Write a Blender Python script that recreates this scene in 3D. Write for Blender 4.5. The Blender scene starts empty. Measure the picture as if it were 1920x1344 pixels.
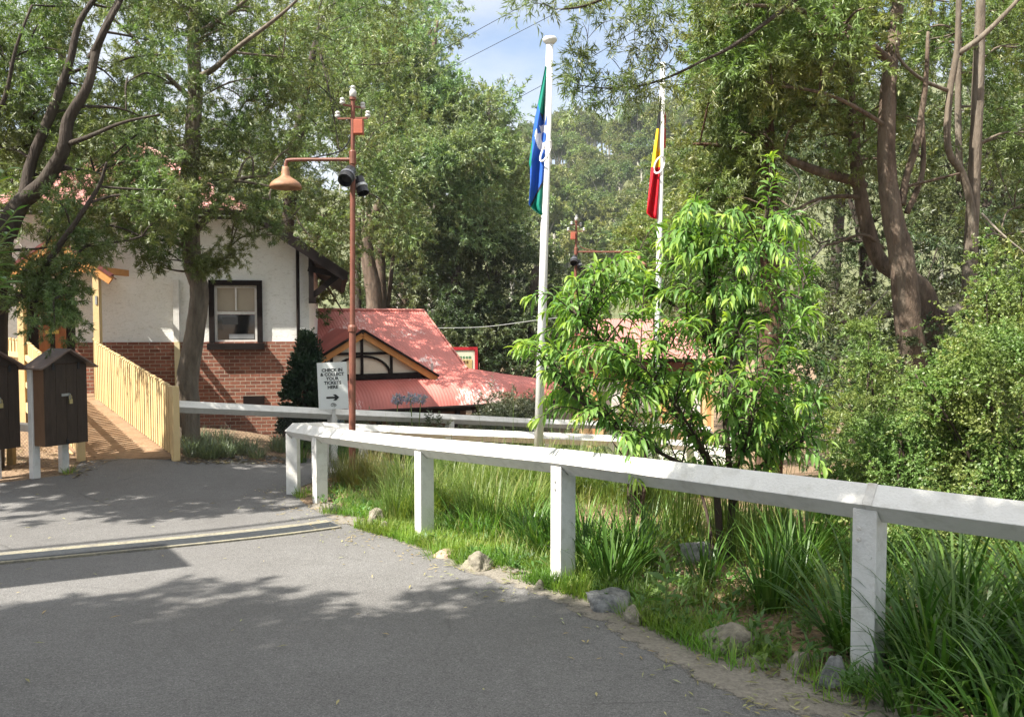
import bpy, math, random
import numpy as np
from mathutils import Vector, Matrix
from mathutils.geometry import delaunay_2d_cdt

S = bpy.context.scene
COL = S.collection
# ------------------------------------------------------------------ camera, sky, sun, exposure
F = 1550.0                                   # focal length in pixels of the 1920 px wide photograph
HOR = 602.0
PIT = math.atan((672.0 - HOR) / F)
EYE = 1.6
cam = bpy.data.cameras.new('camera'); cam.sensor_width = 36.0; cam.lens = 36.0 * F / 1920.0
cam.clip_start = 0.1; cam.clip_end = 3000
camo = bpy.data.objects.new('camera', cam); COL.objects.link(camo)
camo.location = (0, 0, EYE); camo.rotation_euler = (math.pi / 2 - PIT, 0, 0)
S.camera = camo
SUN = Vector((-0.55, -0.35, 0.80)).normalized()
EL = math.asin(SUN.z); AZ = math.atan2(SUN.x, SUN.y)
world = bpy.data.worlds.new('World'); S.world = world; world.use_nodes = True
wn = world.node_tree; wn.nodes.clear()
def wnode(t, **k):
    n = wn.nodes.new(t)
    for a, b in k.items(): setattr(n, a, b)
    return n
sky = wnode('ShaderNodeTexSky', sky_type='NISHITA', sun_disc=False, sun_elevation=EL, sun_rotation=AZ, altitude=100, air_density=1.0, dust_density=0.6, ozone_density=2.0)
tc = wnode('ShaderNodeTexCoord'); mp = wnode('ShaderNodeMapping'); mp.inputs['Scale'].default_value = (1.0, 1.0, 2.6); mp.inputs['Location'].default_value = (0.1, 0.45, 0.3)
nz = wnode('ShaderNodeTexNoise'); nz.inputs['Scale'].default_value = 2.3; nz.inputs['Detail'].default_value = 7; nz.inputs['Roughness'].default_value = 0.55
cr = wnode('ShaderNodeValToRGB'); cr.color_ramp.elements[0].position = 0.40; cr.color_ramp.elements[1].position = 0.62
cr.color_ramp.elements[0].color = (0.12, 0.12, 0.12, 1); cr.color_ramp.elements[1].color = (0.9, 0.9, 0.9, 1)
mx = wnode('ShaderNodeMixRGB'); mx.inputs[2].default_value = (3.9, 4.2, 4.7, 1)
bg = wnode('ShaderNodeBackground'); bg.inputs['Strength'].default_value = 0.072
wo = wnode('ShaderNodeOutputWorld')
L = wn.links.new
L(tc.outputs['Generated'], mp.inputs['Vector']); L(mp.outputs['Vector'], nz.inputs['Vector']); L(nz.outputs['Fac'], cr.inputs['Fac'])
sxyz = wnode('ShaderNodeSeparateXYZ'); zr = wnode('ShaderNodeMapRange'); zr.inputs['From Min'].default_value = 0.36; zr.inputs['From Max'].default_value = 0.72; zr.clamp = True
mxz = wnode('ShaderNodeMath', operation='MAXIMUM'); cm = wnode('ShaderNodeMixRGB'); cm.inputs[1].default_value = (4.3, 4.5, 4.8, 1); cm.inputs[2].default_value = (9.0, 8.9, 8.6, 1)   # unseen overhead cloud added to lift neutral fill light; clearer towards the skyline
zs = wnode('ShaderNodeMath', operation='MULTIPLY'); zs.inputs[1].default_value = 0.9
L(tc.outputs['Generated'], sxyz.inputs[0]); L(sxyz.outputs['Z'], zr.inputs['Value']); L(zr.outputs[0], zs.inputs[0]); L(zs.outputs[0], mxz.inputs[0]); L(cr.outputs['Color'], mxz.inputs[1])
L(zr.outputs[0], cm.inputs[0]); L(cm.outputs[0], mx.inputs[2]); L(mxz.outputs[0], mx.inputs['Fac']); L(sky.outputs['Color'], mx.inputs[1]); L(mx.outputs['Color'], bg.inputs['Color']); L(bg.outputs['Background'], wo.inputs['Surface'])
sl = bpy.data.lights.new('sun', 'SUN'); sl.energy = 5.0; sl.angle = math.radians(0.5); sl.color = (1.0, 0.94, 0.84)
so = bpy.data.objects.new('sun', sl); COL.objects.link(so); so.location = (-20, 5, 40)
so.rotation_euler = (-SUN).to_track_quat('-Z', 'Y').to_euler()
S.view_settings.view_transform = 'Standard'; S.view_settings.look = 'None'; S.view_settings.gamma = 1; S.view_settings.exposure = 1.58
S.render.engine = 'CYCLES'
S.cycles.max_bounces = 8; S.cycles.diffuse_bounces = 4; S.cycles.glossy_bounces = 3; S.cycles.transmission_bounces = 6; S.cycles.transparent_max_bounces = 8
S.cycles.use_denoising = True

# ------------------------------------------------------------------ helpers
_cp, _sp = math.cos(PIT), math.sin(PIT)
def ray(px, py):
    a = (px - 960.0) / F; b = -(py - 672.0) / F
    return Vector((a, _cp + b * _sp, -_sp + b * _cp))
def at(px, py, d):
    r = ray(px, py); return Vector((0, 0, EYE)) + r * (d / r.y)
# ground heights: thin-plate spline through surveyed points
_anch = [(0,0,0),(3,2,-.12),(-4,2,-.1),(-9,1,-.1),(1.79,4.3,-.295),(.38,6.36,-.443),(-.9,8.1,-.558),(-2.4,10.2,-.657),(-2.9,11,-.665),(-4.46,7.2,-.50),(-8,8,-.5),
  (-5.7,12.3,-.47),(-6.45,11.3,-.52),(-6.7,10.8,-.546),(-9,12,-.5),(-3.8,14,-.74),(-3.1,14.2,-.80),(-5,16.4,-.65),(-8.5,16.5,-.5),(-12,16,-.45),(-2.4,12.2,-.66),
  (.4,14.5,-1.15),(2,16,-1.45),(5,18,-1.8),(-1.2,16,-1.25),(-1.5,19.5,-3.0),(1.5,22,-3.1),(-4,21,-3.2),(0,26,-3.2),(5,26,-2.9),(-8,26,-3.2),(-8,34,-3.2),(8,34,-3.0),
  (1.75,6.9,-.42),(3.5,7.5,-.42),(6,9,-.5),(6,13,-.9),(10,13,-.8),(12,20,-1.6),(14,6,-.3),(.4,12,-.62),(1.2,10,-.5),(14,30,-2.6),(-16,10,-.3),(-16,26,-1.5),(0,40,-3.2),(16,40,-3),(-16,40,-3)]
_P = np.array(_anch, float)
def _phi(r): return np.where(r < 1e-9, 0.0, r * r * np.log(np.maximum(r, 1e-9)))
_n = len(_P); _A = np.zeros((_n + 3, _n + 3))
_A[:_n, :_n] = _phi(np.linalg.norm(_P[:, None, :2] - _P[None, :, :2], axis=2)) + np.eye(_n) * 0.05
_A[:_n, _n] = 1; _A[:_n, _n+1:] = _P[:, :2]; _A[_n, :_n] = 1; _A[_n+1:, :_n] = _P[:, :2].T
_W = np.linalg.solve(_A, np.concatenate([_P[:, 2], np.zeros(3)]))
def gzv(x, y):
    x = np.asarray(x, float); y = np.asarray(y, float)
    cx = np.clip(x, -18, 18); cy = np.clip(y, -6, 42)
    r = np.sqrt((cx[..., None] - _P[:, 0])**2 + (cy[..., None] - _P[:, 1])**2)
    z = (_phi(r) * _W[:_n]).sum(-1) + _W[_n] + _W[_n+1] * cx + _W[_n+2] * cy
    return np.clip(z, -3.3, 0.3)
def gz(x, y): return float(gzv(np.array(x), np.array(y)))
def gpix(px, py):
    r = ray(px, py); t = 1.0
    while t < 60:
        p = Vector((0, 0, EYE)) + r * t
        if p.z < gz(p.x, p.y): break
        t += 0.04
    return p
def nrm(v): return v / np.maximum(np.linalg.norm(v, axis=-1, keepdims=True), 1e-9)

def tag(o, label=None, cat=None, group=None, kind=None):
    if label: o['label'] = label
    if cat: o['category'] = cat
    if group: o['group'] = group
    if kind: o['kind'] = kind
    return o
def thing(name, label, cat, loc=(0, 0, 0), group=None, rz=0.0):
    o = bpy.data.objects.new(name, None); COL.objects.link(o); o.location = loc; o.rotation_euler = (0, 0, rz); o.empty_display_size = 0.2
    return tag(o, label, cat, group)
def origin_of(p):
    while p.parent: p = p.parent
    return Vector(p.location)
def link_mesh(name, me, parent=None, loc=None):
    o = bpy.data.objects.new(name, me); COL.objects.link(o)
    if parent: o.parent = parent
    elif loc is not None: o.location = loc
    return o
def fast_mesh(name, V, Fq, mats, mi=None, smooth=False, uv=None):
    """V (n,3), Fq (m,k) arrays of equal-sided faces (or list of such arrays)"""
    me = bpy.data.meshes.new(name)
    fl = Fq if isinstance(Fq, list) else [Fq]
    me.vertices.add(len(V)); me.vertices.foreach_set('co', np.asarray(V, np.float32).ravel())
    idx = np.concatenate([f.ravel() for f in fl]).astype(np.int32)
    tot = np.concatenate([np.full(len(f), f.shape[1], np.int32) for f in fl])
    st = np.concatenate([[0], np.cumsum(tot)[:-1]]).astype(np.int32)
    me.loops.add(len(idx)); me.loops.foreach_set('vertex_index', idx)
    me.polygons.add(len(tot)); me.polygons.foreach_set('loop_start', st); me.polygons.foreach_set('loop_total', tot)
    for m in (mats if isinstance(mats, (list, tuple)) else [mats]): me.materials.append(m)
    if mi is not None: me.polygons.foreach_set('material_index', np.asarray(mi, np.int32))
    if smooth: me.polygons.foreach_set('use_smooth', np.ones(len(tot), bool))
    if uv is not None:
        ul = me.uv_layers.new(name='UVMap'); ul.data.foreach_set('uv', np.asarray(uv, np.float32)[idx].ravel())
    me.update(calc_edges=True); me.validate(); return me

class MB:
    def __init__(s): s.v = []; s.f = []; s.m = []
    def add(s, vs, fs, mi=0):
        b = len(s.v); s.v += [tuple(v) for v in vs]; s.f += [tuple(i + b for i in f) for f in fs]; s.m += [mi] * len(fs); return s
    def box(s, c, size, rz=0.0, mat=None, mi=0, bev=0.0):
        x, y, z = size[0] / 2, size[1] / 2, size[2] / 2
        R = mat if mat is not None else Matrix.Rotation(rz, 3, 'Z'); c = Vector(c)
        vs = [c + R @ Vector((sx * x, sy * y, sz * z)) for sz in (-1, 1) for sy in (-1, 1) for sx in (-1, 1)]
        return s.add(vs, [(0,2,3,1),(4,5,7,6),(0,1,5,4),(2,6,7,3),(0,4,6,2),(1,3,7,5)], mi)
    def beam(s, a, b, w, h, up=(0, 0, 1), mi=0):
        a = Vector(a); b = Vector(b); d = (b - a); ln = d.length; d.normalize(); up = Vector(up)
        x = d.cross(up).normalized(); z = x.cross(d).normalized()
        R = Matrix((x, d, z)).transposed()
        return s.box((a + b) / 2, (w, ln, h), mat=R, mi=mi)
    def prism(s, poly, depth, o=(0,0,0), ux=(1,0,0), uy=(0,0,1), mi=0):
        """poly in (ux,uy) plane extruded along ux x uy by depth"""
        o = Vector(o); ux = Vector(ux); uy = Vector(uy); n = ux.cross(uy).normalized() * depth
        A = [o + ux * p[0] + uy * p[1] for p in poly]; B = [a + n for a in A]; k = len(poly)
        fs = [tuple(range(k))[::-1], tuple(range(k, 2 * k))] + [(i, (i + 1) % k, k + (i + 1) % k, k + i) for i in range(k)]
        return s.add(A + B, fs, mi)
    def tube(s, pts, rad, n=8, cap=True, jit=0.0, rng=None, mi=0, phase=0.0):
        pts = [Vector(p) for p in pts]; k = len(pts)
        rad = rad if isinstance(rad, (list, tuple, np.ndarray)) else [rad] * k
        rings = []; prev = None
        for i, p in enumerate(pts):
            d = (pts[min(i + 1, k - 1)] - pts[max(i - 1, 0)]).normalized()
            if prev is None:
                ref = Vector((0, 0, 1)) if abs(d.z) < 0.95 else Vector((0, 1, 0))
                x = d.cross(ref).normalized()
            else: x = (prev - d * prev.dot(d)).normalized()
            prev = x; y = x.cross(d).normalized()
            ring = []
            for j in range(n):
                t = 2 * math.pi * j / n + phase; r = rad[i] * (1 + (rng.uniform(-jit, jit) if rng is not None else 0))
                ring.append(p + x * math.cos(t) * r + y * math.sin(t) * r)
            rings += ring
        fs = [(i * n + j, i * n + (j + 1) % n, (i + 1) * n + (j + 1) % n, (i + 1) * n + j) for i in range(k - 1) for j in range(n)]
        if cap: fs += [tuple(range(n))[::-1], tuple(range((k - 1) * n, k * n))]
        return s.add(rings, fs, mi)
    def lathe(s, prof, c, n=16, axis=(0, 0, 1), mi=0):
        ax = Vector(axis).normalized(); c = Vector(c)
        ref = Vector((1, 0, 0)) if abs(ax.x) < 0.9 else Vector((0, 1, 0))
        x = ax.cross(ref).normalized(); y = ax.cross(x)
        vs = [c + ax * h + (x * math.cos(2 * math.pi * j / n) + y * math.sin(2 * math.pi * j / n)) * r for r, h in prof for j in range(n)]
        k = len(prof)
        fs = [(i * n + j, i * n + (j + 1) % n, (i + 1) * n + (j + 1) % n, (i + 1) * n + j) for i in range(k - 1) for j in range(n)]
        fs += [tuple(range(n))[::-1], tuple(range((k - 1) * n, k * n))]
        return s.add(vs, fs, mi)
    def build(s, name, mats, parent=None, loc=None, smooth=False, bevel=0.0, local=False):
        off = Vector((0, 0, 0)) if local else (origin_of(parent) if parent else Vector(loc) if loc is not None else Vector((0, 0, 0)))
        me = bpy.data.meshes.new(name)
        me.from_pydata([tuple(Vector(v) - off) for v in s.v], [], s.f)
        for m in (mats if isinstance(mats, (list, tuple)) else [mats]): me.materials.append(m)
        me.polygons.foreach_set('material_index', s.m)
        if smooth: me.polygons.foreach_set('use_smooth', [True] * len(s.f))
        me.update()
        import bmesh
        bm = bmesh.new(); bm.from_mesh(me); bmesh.ops.recalc_face_normals(bm, faces=bm.faces); bm.to_mesh(me); bm.free()
        o = link_mesh(name, me, parent, off if not parent else None)
        if bevel: 
            b = o.modifiers.new('bevel', 'BEVEL'); b.width = bevel; b.segments = 2; b.limit_method = 'ANGLE'
        return o
def smoothline(pts, rad, sub=4):
    """Catmull-Rom through points with radii"""
    P = [Vector(p) for p in pts]; out = []; rr = []
    for i in range(len(P) - 1):
        p0, p1, p2, p3 = P[max(i-1, 0)], P[i], P[i+1], P[min(i+2, len(P)-1)]
        for k in range(sub):
            t = k / sub
            out.append(0.5 * ((2*p1) + (p2-p0)*t + (2*p0-5*p1+4*p2-p3)*t*t + (3*p1-p0-3*p2+p3)*t**3)); rr.append(rad[i] * (1-t) + rad[i+1] * t)
    out.append(P[-1]); rr.append(rad[-1]); return out, rr

# ------------------------------------------------------------------ materials
def newmat(name):
    m = bpy.data.materials.new(name); m.use_nodes = True; nt = m.node_tree; nt.nodes.clear()
    out = nt.nodes.new('ShaderNodeOutputMaterial'); b = nt.nodes.new('ShaderNodeBsdfPrincipled'); nt.links.new(b.outputs[0], out.inputs[0])
    return m, nt, b, out
def nd(nt, t, ins=None, **k):
    n = nt.nodes.new(t)
    for a, v in k.items(): setattr(n, a, v)
    for a, v in (ins or {}).items():
        if hasattr(v, 'is_output') or isinstance(v, bpy.types.NodeSocket): nt.links.new(v, n.inputs[a])
        else: n.inputs[a].default_value = v
    return n
def c4(c, k=1.0): return (min(c[0]*k, 1), min(c[1]*k, 1), min(c[2]*k, 1), 1)
def ramp(nt, fac, stops):
    r = nd(nt, 'ShaderNodeValToRGB', {'Fac': fac}); e = r.color_ramp.elements
    while len(e) < len(stops): e.new(0.5)
    for i, (p, c) in enumerate(stops): e[i].position = p; e[i].color = c if len(c) == 4 else c4(c)
    return r.outputs['Color']
def mixc(nt, fac, a, b, mode='MIX'):
    n = nd(nt, 'ShaderNodeMixRGB', {'Fac': fac, 1: a, 2: b}); n.blend_type = mode; return n.outputs[0]
def M(name, col, var=0.18, scale=6.0, rough=0.75, bump=0.0, bscale=60.0, metal=0.0, stretch=(1, 1, 1), spec=0.35, dirt=None, dscale=3.0, damt=0.5):
    m, nt, b, out = newmat(name)
    t = nd(nt, 'ShaderNodeTexCoord'); mpn = nd(nt, 'ShaderNodeMapping', {'Vector': t.outputs['Object'], 'Scale': stretch})
    n1 = nd(nt, 'ShaderNodeTexNoise', {'Vector': mpn.outputs[0], 'Scale': scale, 'Detail': 6, 'Roughness': 0.65})
    c = ramp(nt, n1.outputs['Fac'], [(0.3, c4(col, 1 - var)), (0.7, c4(col, 1 + var))])
    if dirt:
        n3 = nd(nt, 'ShaderNodeTexNoise', {'Vector': mpn.outputs[0], 'Scale': dscale, 'Detail': 8, 'Roughness': 0.7})
        f = ramp(nt, n3.outputs['Fac'], [(0.48, (0, 0, 0)), (0.72, (damt, damt, damt))]); c = mixc(nt, f, c, c4(dirt))
    nt.links.new(c, b.inputs['Base Color'])
    b.inputs['Roughness'].default_value = rough; b.inputs['Metallic'].default_value = metal; b.inputs['Specular IOR Level'].default_value = spec
    if bump:
        n2 = nd(nt, 'ShaderNodeTexNoise', {'Vector': mpn.outputs[0], 'Scale': bscale, 'Detail': 5})
        bp = nd(nt, 'ShaderNodeBump', {'Height': n2.outputs['Fac'], 'Strength': bump, 'Distance': 0.02}); nt.links.new(bp.outputs[0], b.inputs['Normal'])
    return m
def LEAF(name, c1, c2, c3=None, trans=0.35, rough=0.45, clump=1.5, cvar=0.42, spec=0.5):
    trans = trans + .05
    """leaf colours vary leaf by leaf (island) and gently from bough to bough"""
    m, nt, b, out = newmat(name)
    g = nd(nt, 'ShaderNodeNewGeometry'); st = [(0.0, c4(c1)), (0.86, c4(c2))] + ([(1.0, c4(c3, .85))] if c3 else [])
    c = ramp(nt, g.outputs['Random Per Island'], st)
    t = nd(nt, 'ShaderNodeTexCoord'); n1 = nd(nt, 'ShaderNodeTexNoise', {'Vector': t.outputs['Object'], 'Scale': clump, 'Detail': 2})
    k = ramp(nt, n1.outputs['Fac'], [(0.35, (1 - cvar,) * 3), (0.65, (1, 1, 1))]); c = mixc(nt, 1.0, c, k, 'MULTIPLY')
    n5 = nd(nt, 'ShaderNodeTexNoise', {'Vector': t.outputs['Object'], 'Scale': clump * .6 + .2, 'Detail': 1}); c = mixc(nt, 1.0, c, ramp(nt, n5.outputs['Fac'], [(0.38, (0.80, 1.0, 0.85, 1)), (0.62, (1.12, 1.0, 0.9, 1))]), 'MULTIPLY')
    nt.links.new(c, b.inputs['Base Color']); b.inputs['Roughness'].default_value = rough; b.inputs['Specular IOR Level'].default_value = spec
    tr = nd(nt, 'ShaderNodeBsdfTranslucent', {'Color': mixc(nt, 1.0, c, (1.15, 1.25, 0.55, 1), 'MULTIPLY')})
    ms = nd(nt, 'ShaderNodeMixShader', {0: trans, 1: b.outputs[0], 2: tr.outputs[0]}); nt.links.new(ms.outputs[0], out.inputs[0])
    return m

white_paint = M('white_paint', (0.66, 0.645, 0.61), 0.04, 3, 0.6, 0.22, 70, stretch=(1, 1, 1), dirt=(0.30, 0.28, 0.22), dscale=9, damt=0.38)
yellow_paint = M('yellow_paint', (0.58, 0.43, 0.22), 0.10, 4, 0.6, 0.2, 40, dirt=(0.42, 0.30, 0.12), dscale=4, damt=0.4)
dark_paint = M('dark_brown_paint', (0.013, 0.009, 0.008), 0.3, 6, 0.6, 0.2, 30, spec=0.15)
orange_paint = M('orange_paint', (0.52, 0.24, 0.075), 0.14, 5, 0.55, 0.1, 30)
rust_paint = M('rust_red_paint', (0.17, 0.062, 0.042), 0.2, 9, 0.55, 0.12, 50, dirt=(0.17, 0.09, 0.05), dscale=7, damt=0.6)
rust_shade = M('weathered_lamp_shade', (0.27, 0.14, 0.08), 0.25, 12, 0.6, 0.1, 60, dirt=(0.36, 0.22, 0.13), dscale=9, damt=0.5)
black_metal = M('black_metal', (0.018, 0.019, 0.022), 0.2, 10, 0.4)
grey_metal = M('grey_metal', (0.35, 0.36, 0.36), 0.15, 12, 0.4, metal=0.7)
porcelain = M('porcelain', (0.48, 0.48, 0.46), 0.06, 10, 0.25, spec=0.5)
pole_white = M('pole_white', (0.74, 0.75, 0.74), 0.04, 8, 0.35, spec=0.5, dirt=(0.5, 0.5, 0.46), dscale=6, damt=0.3)
box_wood = M('stained_board', (0.040, 0.026, 0.018), 0.35, 5, 0.5, 0.3, 30, stretch=(6, 6, 0.8))
box_side = M('faded_plywood', (0.155, 0.085, 0.045), 0.3, 3, 0.6, 0.2, 30, stretch=(4, 4, 0.8), dirt=(0.07, 0.04, 0.025), dscale=3, damt=0.7)
box_roof = M('weathered_roof_sheet', (0.15, 0.105, 0.085), 0.2, 6, 0.6, 0.15, 40, dirt=(0.26, 0.2, 0.16), dscale=8, damt=0.5)
deck_wood = M('deck_boards', (0.23, 0.145, 0.085), 0.25, 4, 0.75, 0.3, 25, dirt=(0.32, 0.24, 0.16), dscale=3, damt=0.6)
door_wood = M('varnished_door', (0.30, 0.105, 0.03), 0.25, 4, 0.4, stretch=(4, 4, 0.7))
cream_render = M('cream_render', (0.66, 0.60, 0.48), 0.06, 5, 0.85, 0.5, 35)
glass_dark = M('window_glass', (0.012, 0.014, 0.016), 0.1, 3, 0.06, spec=0.8)
blind = M('window_blind', (0.36, 0.31, 0.24), 0.08, 3, 0.7)
rock_mat = M('rock', (0.20, 0.18, 0.14), 0.5, 12, 0.95, 1.0, 30, dirt=(0.17, 0.17, 0.10), dscale=4, damt=0.8)
rock_blue = M('bluestone', (0.165, 0.168, 0.165), 0.5, 14, 0.9, 1.0, 30, dirt=(0.33, 0.33, 0.31), dscale=5, damt=0.6)
rock_red = M('reddish_rock', (0.33, 0.24, 0.18), 0.5, 12, 0.95, 1.0, 30, dirt=(0.2, 0.15, 0.12), dscale=5, damt=0.6)
bark_grey = M('grey_bark', (0.13, 0.105, 0.08), 0.45, 7, 0.95, 1.0, 22, stretch=(1.6, 1.6, 0.35), dirt=(0.23, 0.215, 0.18), dscale=2.5, damt=0.6)
bark_brown = M('brown_bark', (0.105, 0.075, 0.055), 0.6, 6, 0.95, 1.0, 34, stretch=(1.8, 1.8, 0.5), dirt=(0.21, 0.175, 0.135), dscale=2.0, damt=0.7)
bark_dark = M('dark_bark', (0.045, 0.035, 0.028), 0.4, 8, 0.95, 1.0, 24, stretch=(1.6, 1.6, 0.35), dirt=(0.10, 0.09, 0.07), dscale=3, damt=0.5)
bark_stringy = M('stringy_bark', (0.095, 0.055, 0.035), 0.6, 12, 0.95, 1.0, 30, stretch=(3, 3, 0.15))
bark_pale = M('pale_gum_bark', (0.36, 0.34, 0.30), 0.3, 2.5, 0.8, 0.3, 12, stretch=(1, 1, 0.3), dirt=(0.18, 0.15, 0.12), dscale=1.5, damt=0.6)
dead_wood = M('dead_wood', (0.30, 0.26, 0.215), 0.3, 8, 0.9, 0.4, 20)
twig_brown = M('twig_brown', (0.05, 0.034, 0.026), 0.3, 9, 0.8)
stem_green = M('green_stem', (0.16, 0.21, 0.06), 0.2, 8, 0.6)
wattle_leaf = LEAF('wattle_leaf', (0.1, 0.14, 0.05), (0.23, 0.285, 0.115), (0.44, 0.48, 0.29), trans=0.30, clump=0.9)
wattle_right = LEAF('wattle_leaf_olive', (0.12, 0.16, 0.05), (0.275, 0.33, 0.12), (0.48, 0.52, 0.29), trans=0.32, clump=0.9)
wattle_far = LEAF('wattle_leaf_pale', (0.15, 0.205, 0.11), (0.32, 0.405, 0.215), (0.47, 0.54, 0.34), trans=0.28, clump=0.35)
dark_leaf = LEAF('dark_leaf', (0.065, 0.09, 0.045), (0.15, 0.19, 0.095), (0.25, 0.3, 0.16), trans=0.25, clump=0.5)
hill_leaf = LEAF('gum_leaf_far', (0.17, 0.215, 0.08), (0.31, 0.35, 0.14), (0.4, 0.41, 0.19), trans=0.28, clump=0.10)
hill_leaf2 = LEAF('gum_leaf_far_green', (0.12, 0.175, 0.07), (0.23, 0.29, 0.12), (0.34, 0.38, 0.18), trans=0.28, clump=0.10)
shrub_leaf = LEAF('shrub_leaf', (0.12, 0.18, 0.05), (0.255, 0.34, 0.11), (0.42, 0.48, 0.2), trans=0.32, clump=2.2, cvar=0.3)
cypress_leaf = LEAF('cypress_leaf', (0.014, 0.034, 0.019), (0.036, 0.072, 0.038), (0.072, 0.126, 0.066), trans=0.1, clump=4)
oleander_leaf = LEAF('long_leaf', (0.075, 0.17, 0.05), (0.15, 0.28, 0.07), (0.38, 0.46, 0.08), trans=0.35, rough=0.3, spec=0.5, clump=2)
strap_leaf = LEAF('strap_leaf', (0.055, 0.125, 0.022), (0.13, 0.24, 0.05), (0.28, 0.31, 0.1), trans=0.3, rough=0.4, spec=0.4, clump=2)
lime_strap = LEAF('lime_strap', (.09, .20, .03), (.19, .34, .06), (.36, .40, .12), trans=.35, rough=.4, spec=.4, clump=2)
lime_grass = LEAF('lime_grass', (0.15, 0.27, 0.04), (0.28, 0.42, 0.08), (0.44, 0.47, 0.16), trans=0.4, rough=0.5, clump=2)
tussock_leaf = LEAF('tussock_leaf', (0.14, 0.21, 0.05), (0.27, 0.35, 0.09), (0.47, 0.43, 0.2), trans=0.35, clump=2.5)
red_tussock = LEAF('russet_tussock', (0.13, 0.15, 0.045), (0.25, 0.22, 0.075), (0.42, 0.25, 0.12), trans=0.3, clump=2.5)
dry_grass = LEAF('dry_grass', (0.16, 0.105, 0.05), (0.32, 0.235, 0.12), (0.48, 0.38, 0.22), trans=0.25, clump=3)
grey_grass = LEAF('grey_strap', (0.14, 0.18, 0.10), (0.28, 0.32, 0.21), (0.42, 0.45, 0.33), trans=0.25, clump=2)
grey_shrub_leaf = LEAF('grey_shrub_leaf', (0.10, 0.12, 0.085), (0.18, 0.205, 0.14), (0.27, 0.29, 0.2), trans=0.2, clump=2)
weed_leaf = LEAF('weed_leaf', (0.13, 0.24, 0.07), (0.22, 0.35, 0.12), trans=0.35, clump=2)
litter_mat = LEAF('leaf_litter', (0.11, 0.06, 0.035), (0.34, 0.23, 0.13), (0.60, 0.50, 0.34), trans=0.05, clump=2)
path_litter = LEAF('fallen_leaves', (0.30, 0.22, 0.10), (0.48, 0.42, 0.2), (0.62, 0.56, 0.42), trans=0.1, clump=2)
flower_blue = LEAF('agapanthus_flower', (0.40, 0.41, 0.75), (0.58, 0.59, 0.90), trans=0.3, clump=4)

# peach leaf: young tips yellower (a property of the leaf: per-vertex age)
peach_leaf, nt, b, out = newmat('peach_leaf')
g = nd(nt, 'ShaderNodeNewGeometry'); at_ = nd(nt, 'ShaderNodeAttribute', attribute_name='age')
ca = ramp(nt, g.outputs['Random Per Island'], [(0, (0.07, 0.16, 0.035, 1)), (0.5, (0.125, 0.24, 0.055, 1)), (1, (0.21, 0.34, 0.085, 1))])
cc = mixc(nt, at_.outputs['Fac'], ca, (0.36, 0.47, 0.07, 1)); nt.links.new(cc, b.inputs['Base Color']); b.inputs['Roughness'].default_value = 0.42; b.inputs['Specular IOR Level'].default_value = 0.3
tr = nd(nt, 'ShaderNodeBsdfTranslucent', {'Color': mixc(nt, 1.0, cc, (1.3, 1.35, 0.55, 1), 'MULTIPLY')})
ms = nd(nt, 'ShaderNodeMixShader', {0: 0.4, 1: b.outputs[0], 2: tr.outputs[0]}); nt.links.new(ms.outputs[0], out.inputs[0])

# asphalt
asphalt, nt, b, out = newmat('asphalt')
t = nd(nt, 'ShaderNodeTexCoord')
na = nd(nt, 'ShaderNodeTexNoise', {'Vector': t.outputs['Object'], 'Scale': 130, 'Detail': 3, 'Roughness': 0.7})
nb = nd(nt, 'ShaderNodeTexNoise', {'Vector': t.outputs['Object'], 'Scale': 0.55, 'Detail': 7, 'Roughness': 0.62})
nc = nd(nt, 'ShaderNodeTexVoronoi', {'Vector': t.outputs['Object'], 'Scale': 95})
ne = nd(nt, 'ShaderNodeTexNoise', {'Vector': t.outputs['Object'], 'Scale': 9, 'Detail': 5, 'Roughness': 0.7})
c = ramp(nt, na.outputs['Fac'], [(0.30, (0.11, 0.108, 0.106)), (0.55, (0.19, 0.186, 0.182)), (0.76, (0.37, 0.36, 0.35))])
nv = nd(nt, 'ShaderNodeTexVoronoi', {'Vector': t.outputs['Object'], 'Scale': 105}); sv = nd(nt, 'ShaderNodeSeparateXYZ', {0: nv.outputs['Color']})
c = mixc(nt, 1.0, c, ramp(nt, sv.outputs['X'], [(0.0, (0.68, 0.68, 0.68)), (0.6, (0.92, 0.92, 0.92)), (0.95, (1.3, 1.28, 1.26))]), 'MULTIPLY')
c = mixc(nt, 1.0, c, ramp(nt, nb.outputs['Fac'], [(0.3, (0.78, 0.77, 0.76)), (0.7, (1.12, 1.09, 1.07))]), 'MULTIPLY')
c = mixc(nt, 1.0, c, ramp(nt, ne.outputs['Fac'], [(0.3, (0.88, 0.88, 0.88)), (0.7, (1.06, 1.06, 1.06))]), 'MULTIPLY')
nw = nd(nt, 'ShaderNodeTexNoise', {'Vector': t.outputs['Object'], 'Scale': 1.4, 'Detail': 4}); wv = nd(nt, 'ShaderNodeMixRGB', {'Fac': 0.25, 1: t.outputs['Object'], 2: nw.outputs['Color']})
vc = nd(nt, 'ShaderNodeTexVoronoi', {'Vector': wv.outputs[0], 'Scale': 0.55}, feature='DISTANCE_TO_EDGE'); nm = nd(nt, 'ShaderNodeTexNoise', {'Vector': t.outputs['Object'], 'Scale': 0.35, 'Detail': 3})
ck = ramp(nt, vc.outputs['Distance'], [(0.0, (1, 1, 1)), (0.006, (0, 0, 0))]); cm2 = ramp(nt, nm.outputs['Fac'], [(0.52, (0, 0, 0)), (0.6, (0.55, 0.55, 0.55))])
c = mixc(nt, mixc(nt, 1.0, ck, cm2, 'MULTIPLY'), c, (0.06, 0.058, 0.055, 1))
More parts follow.
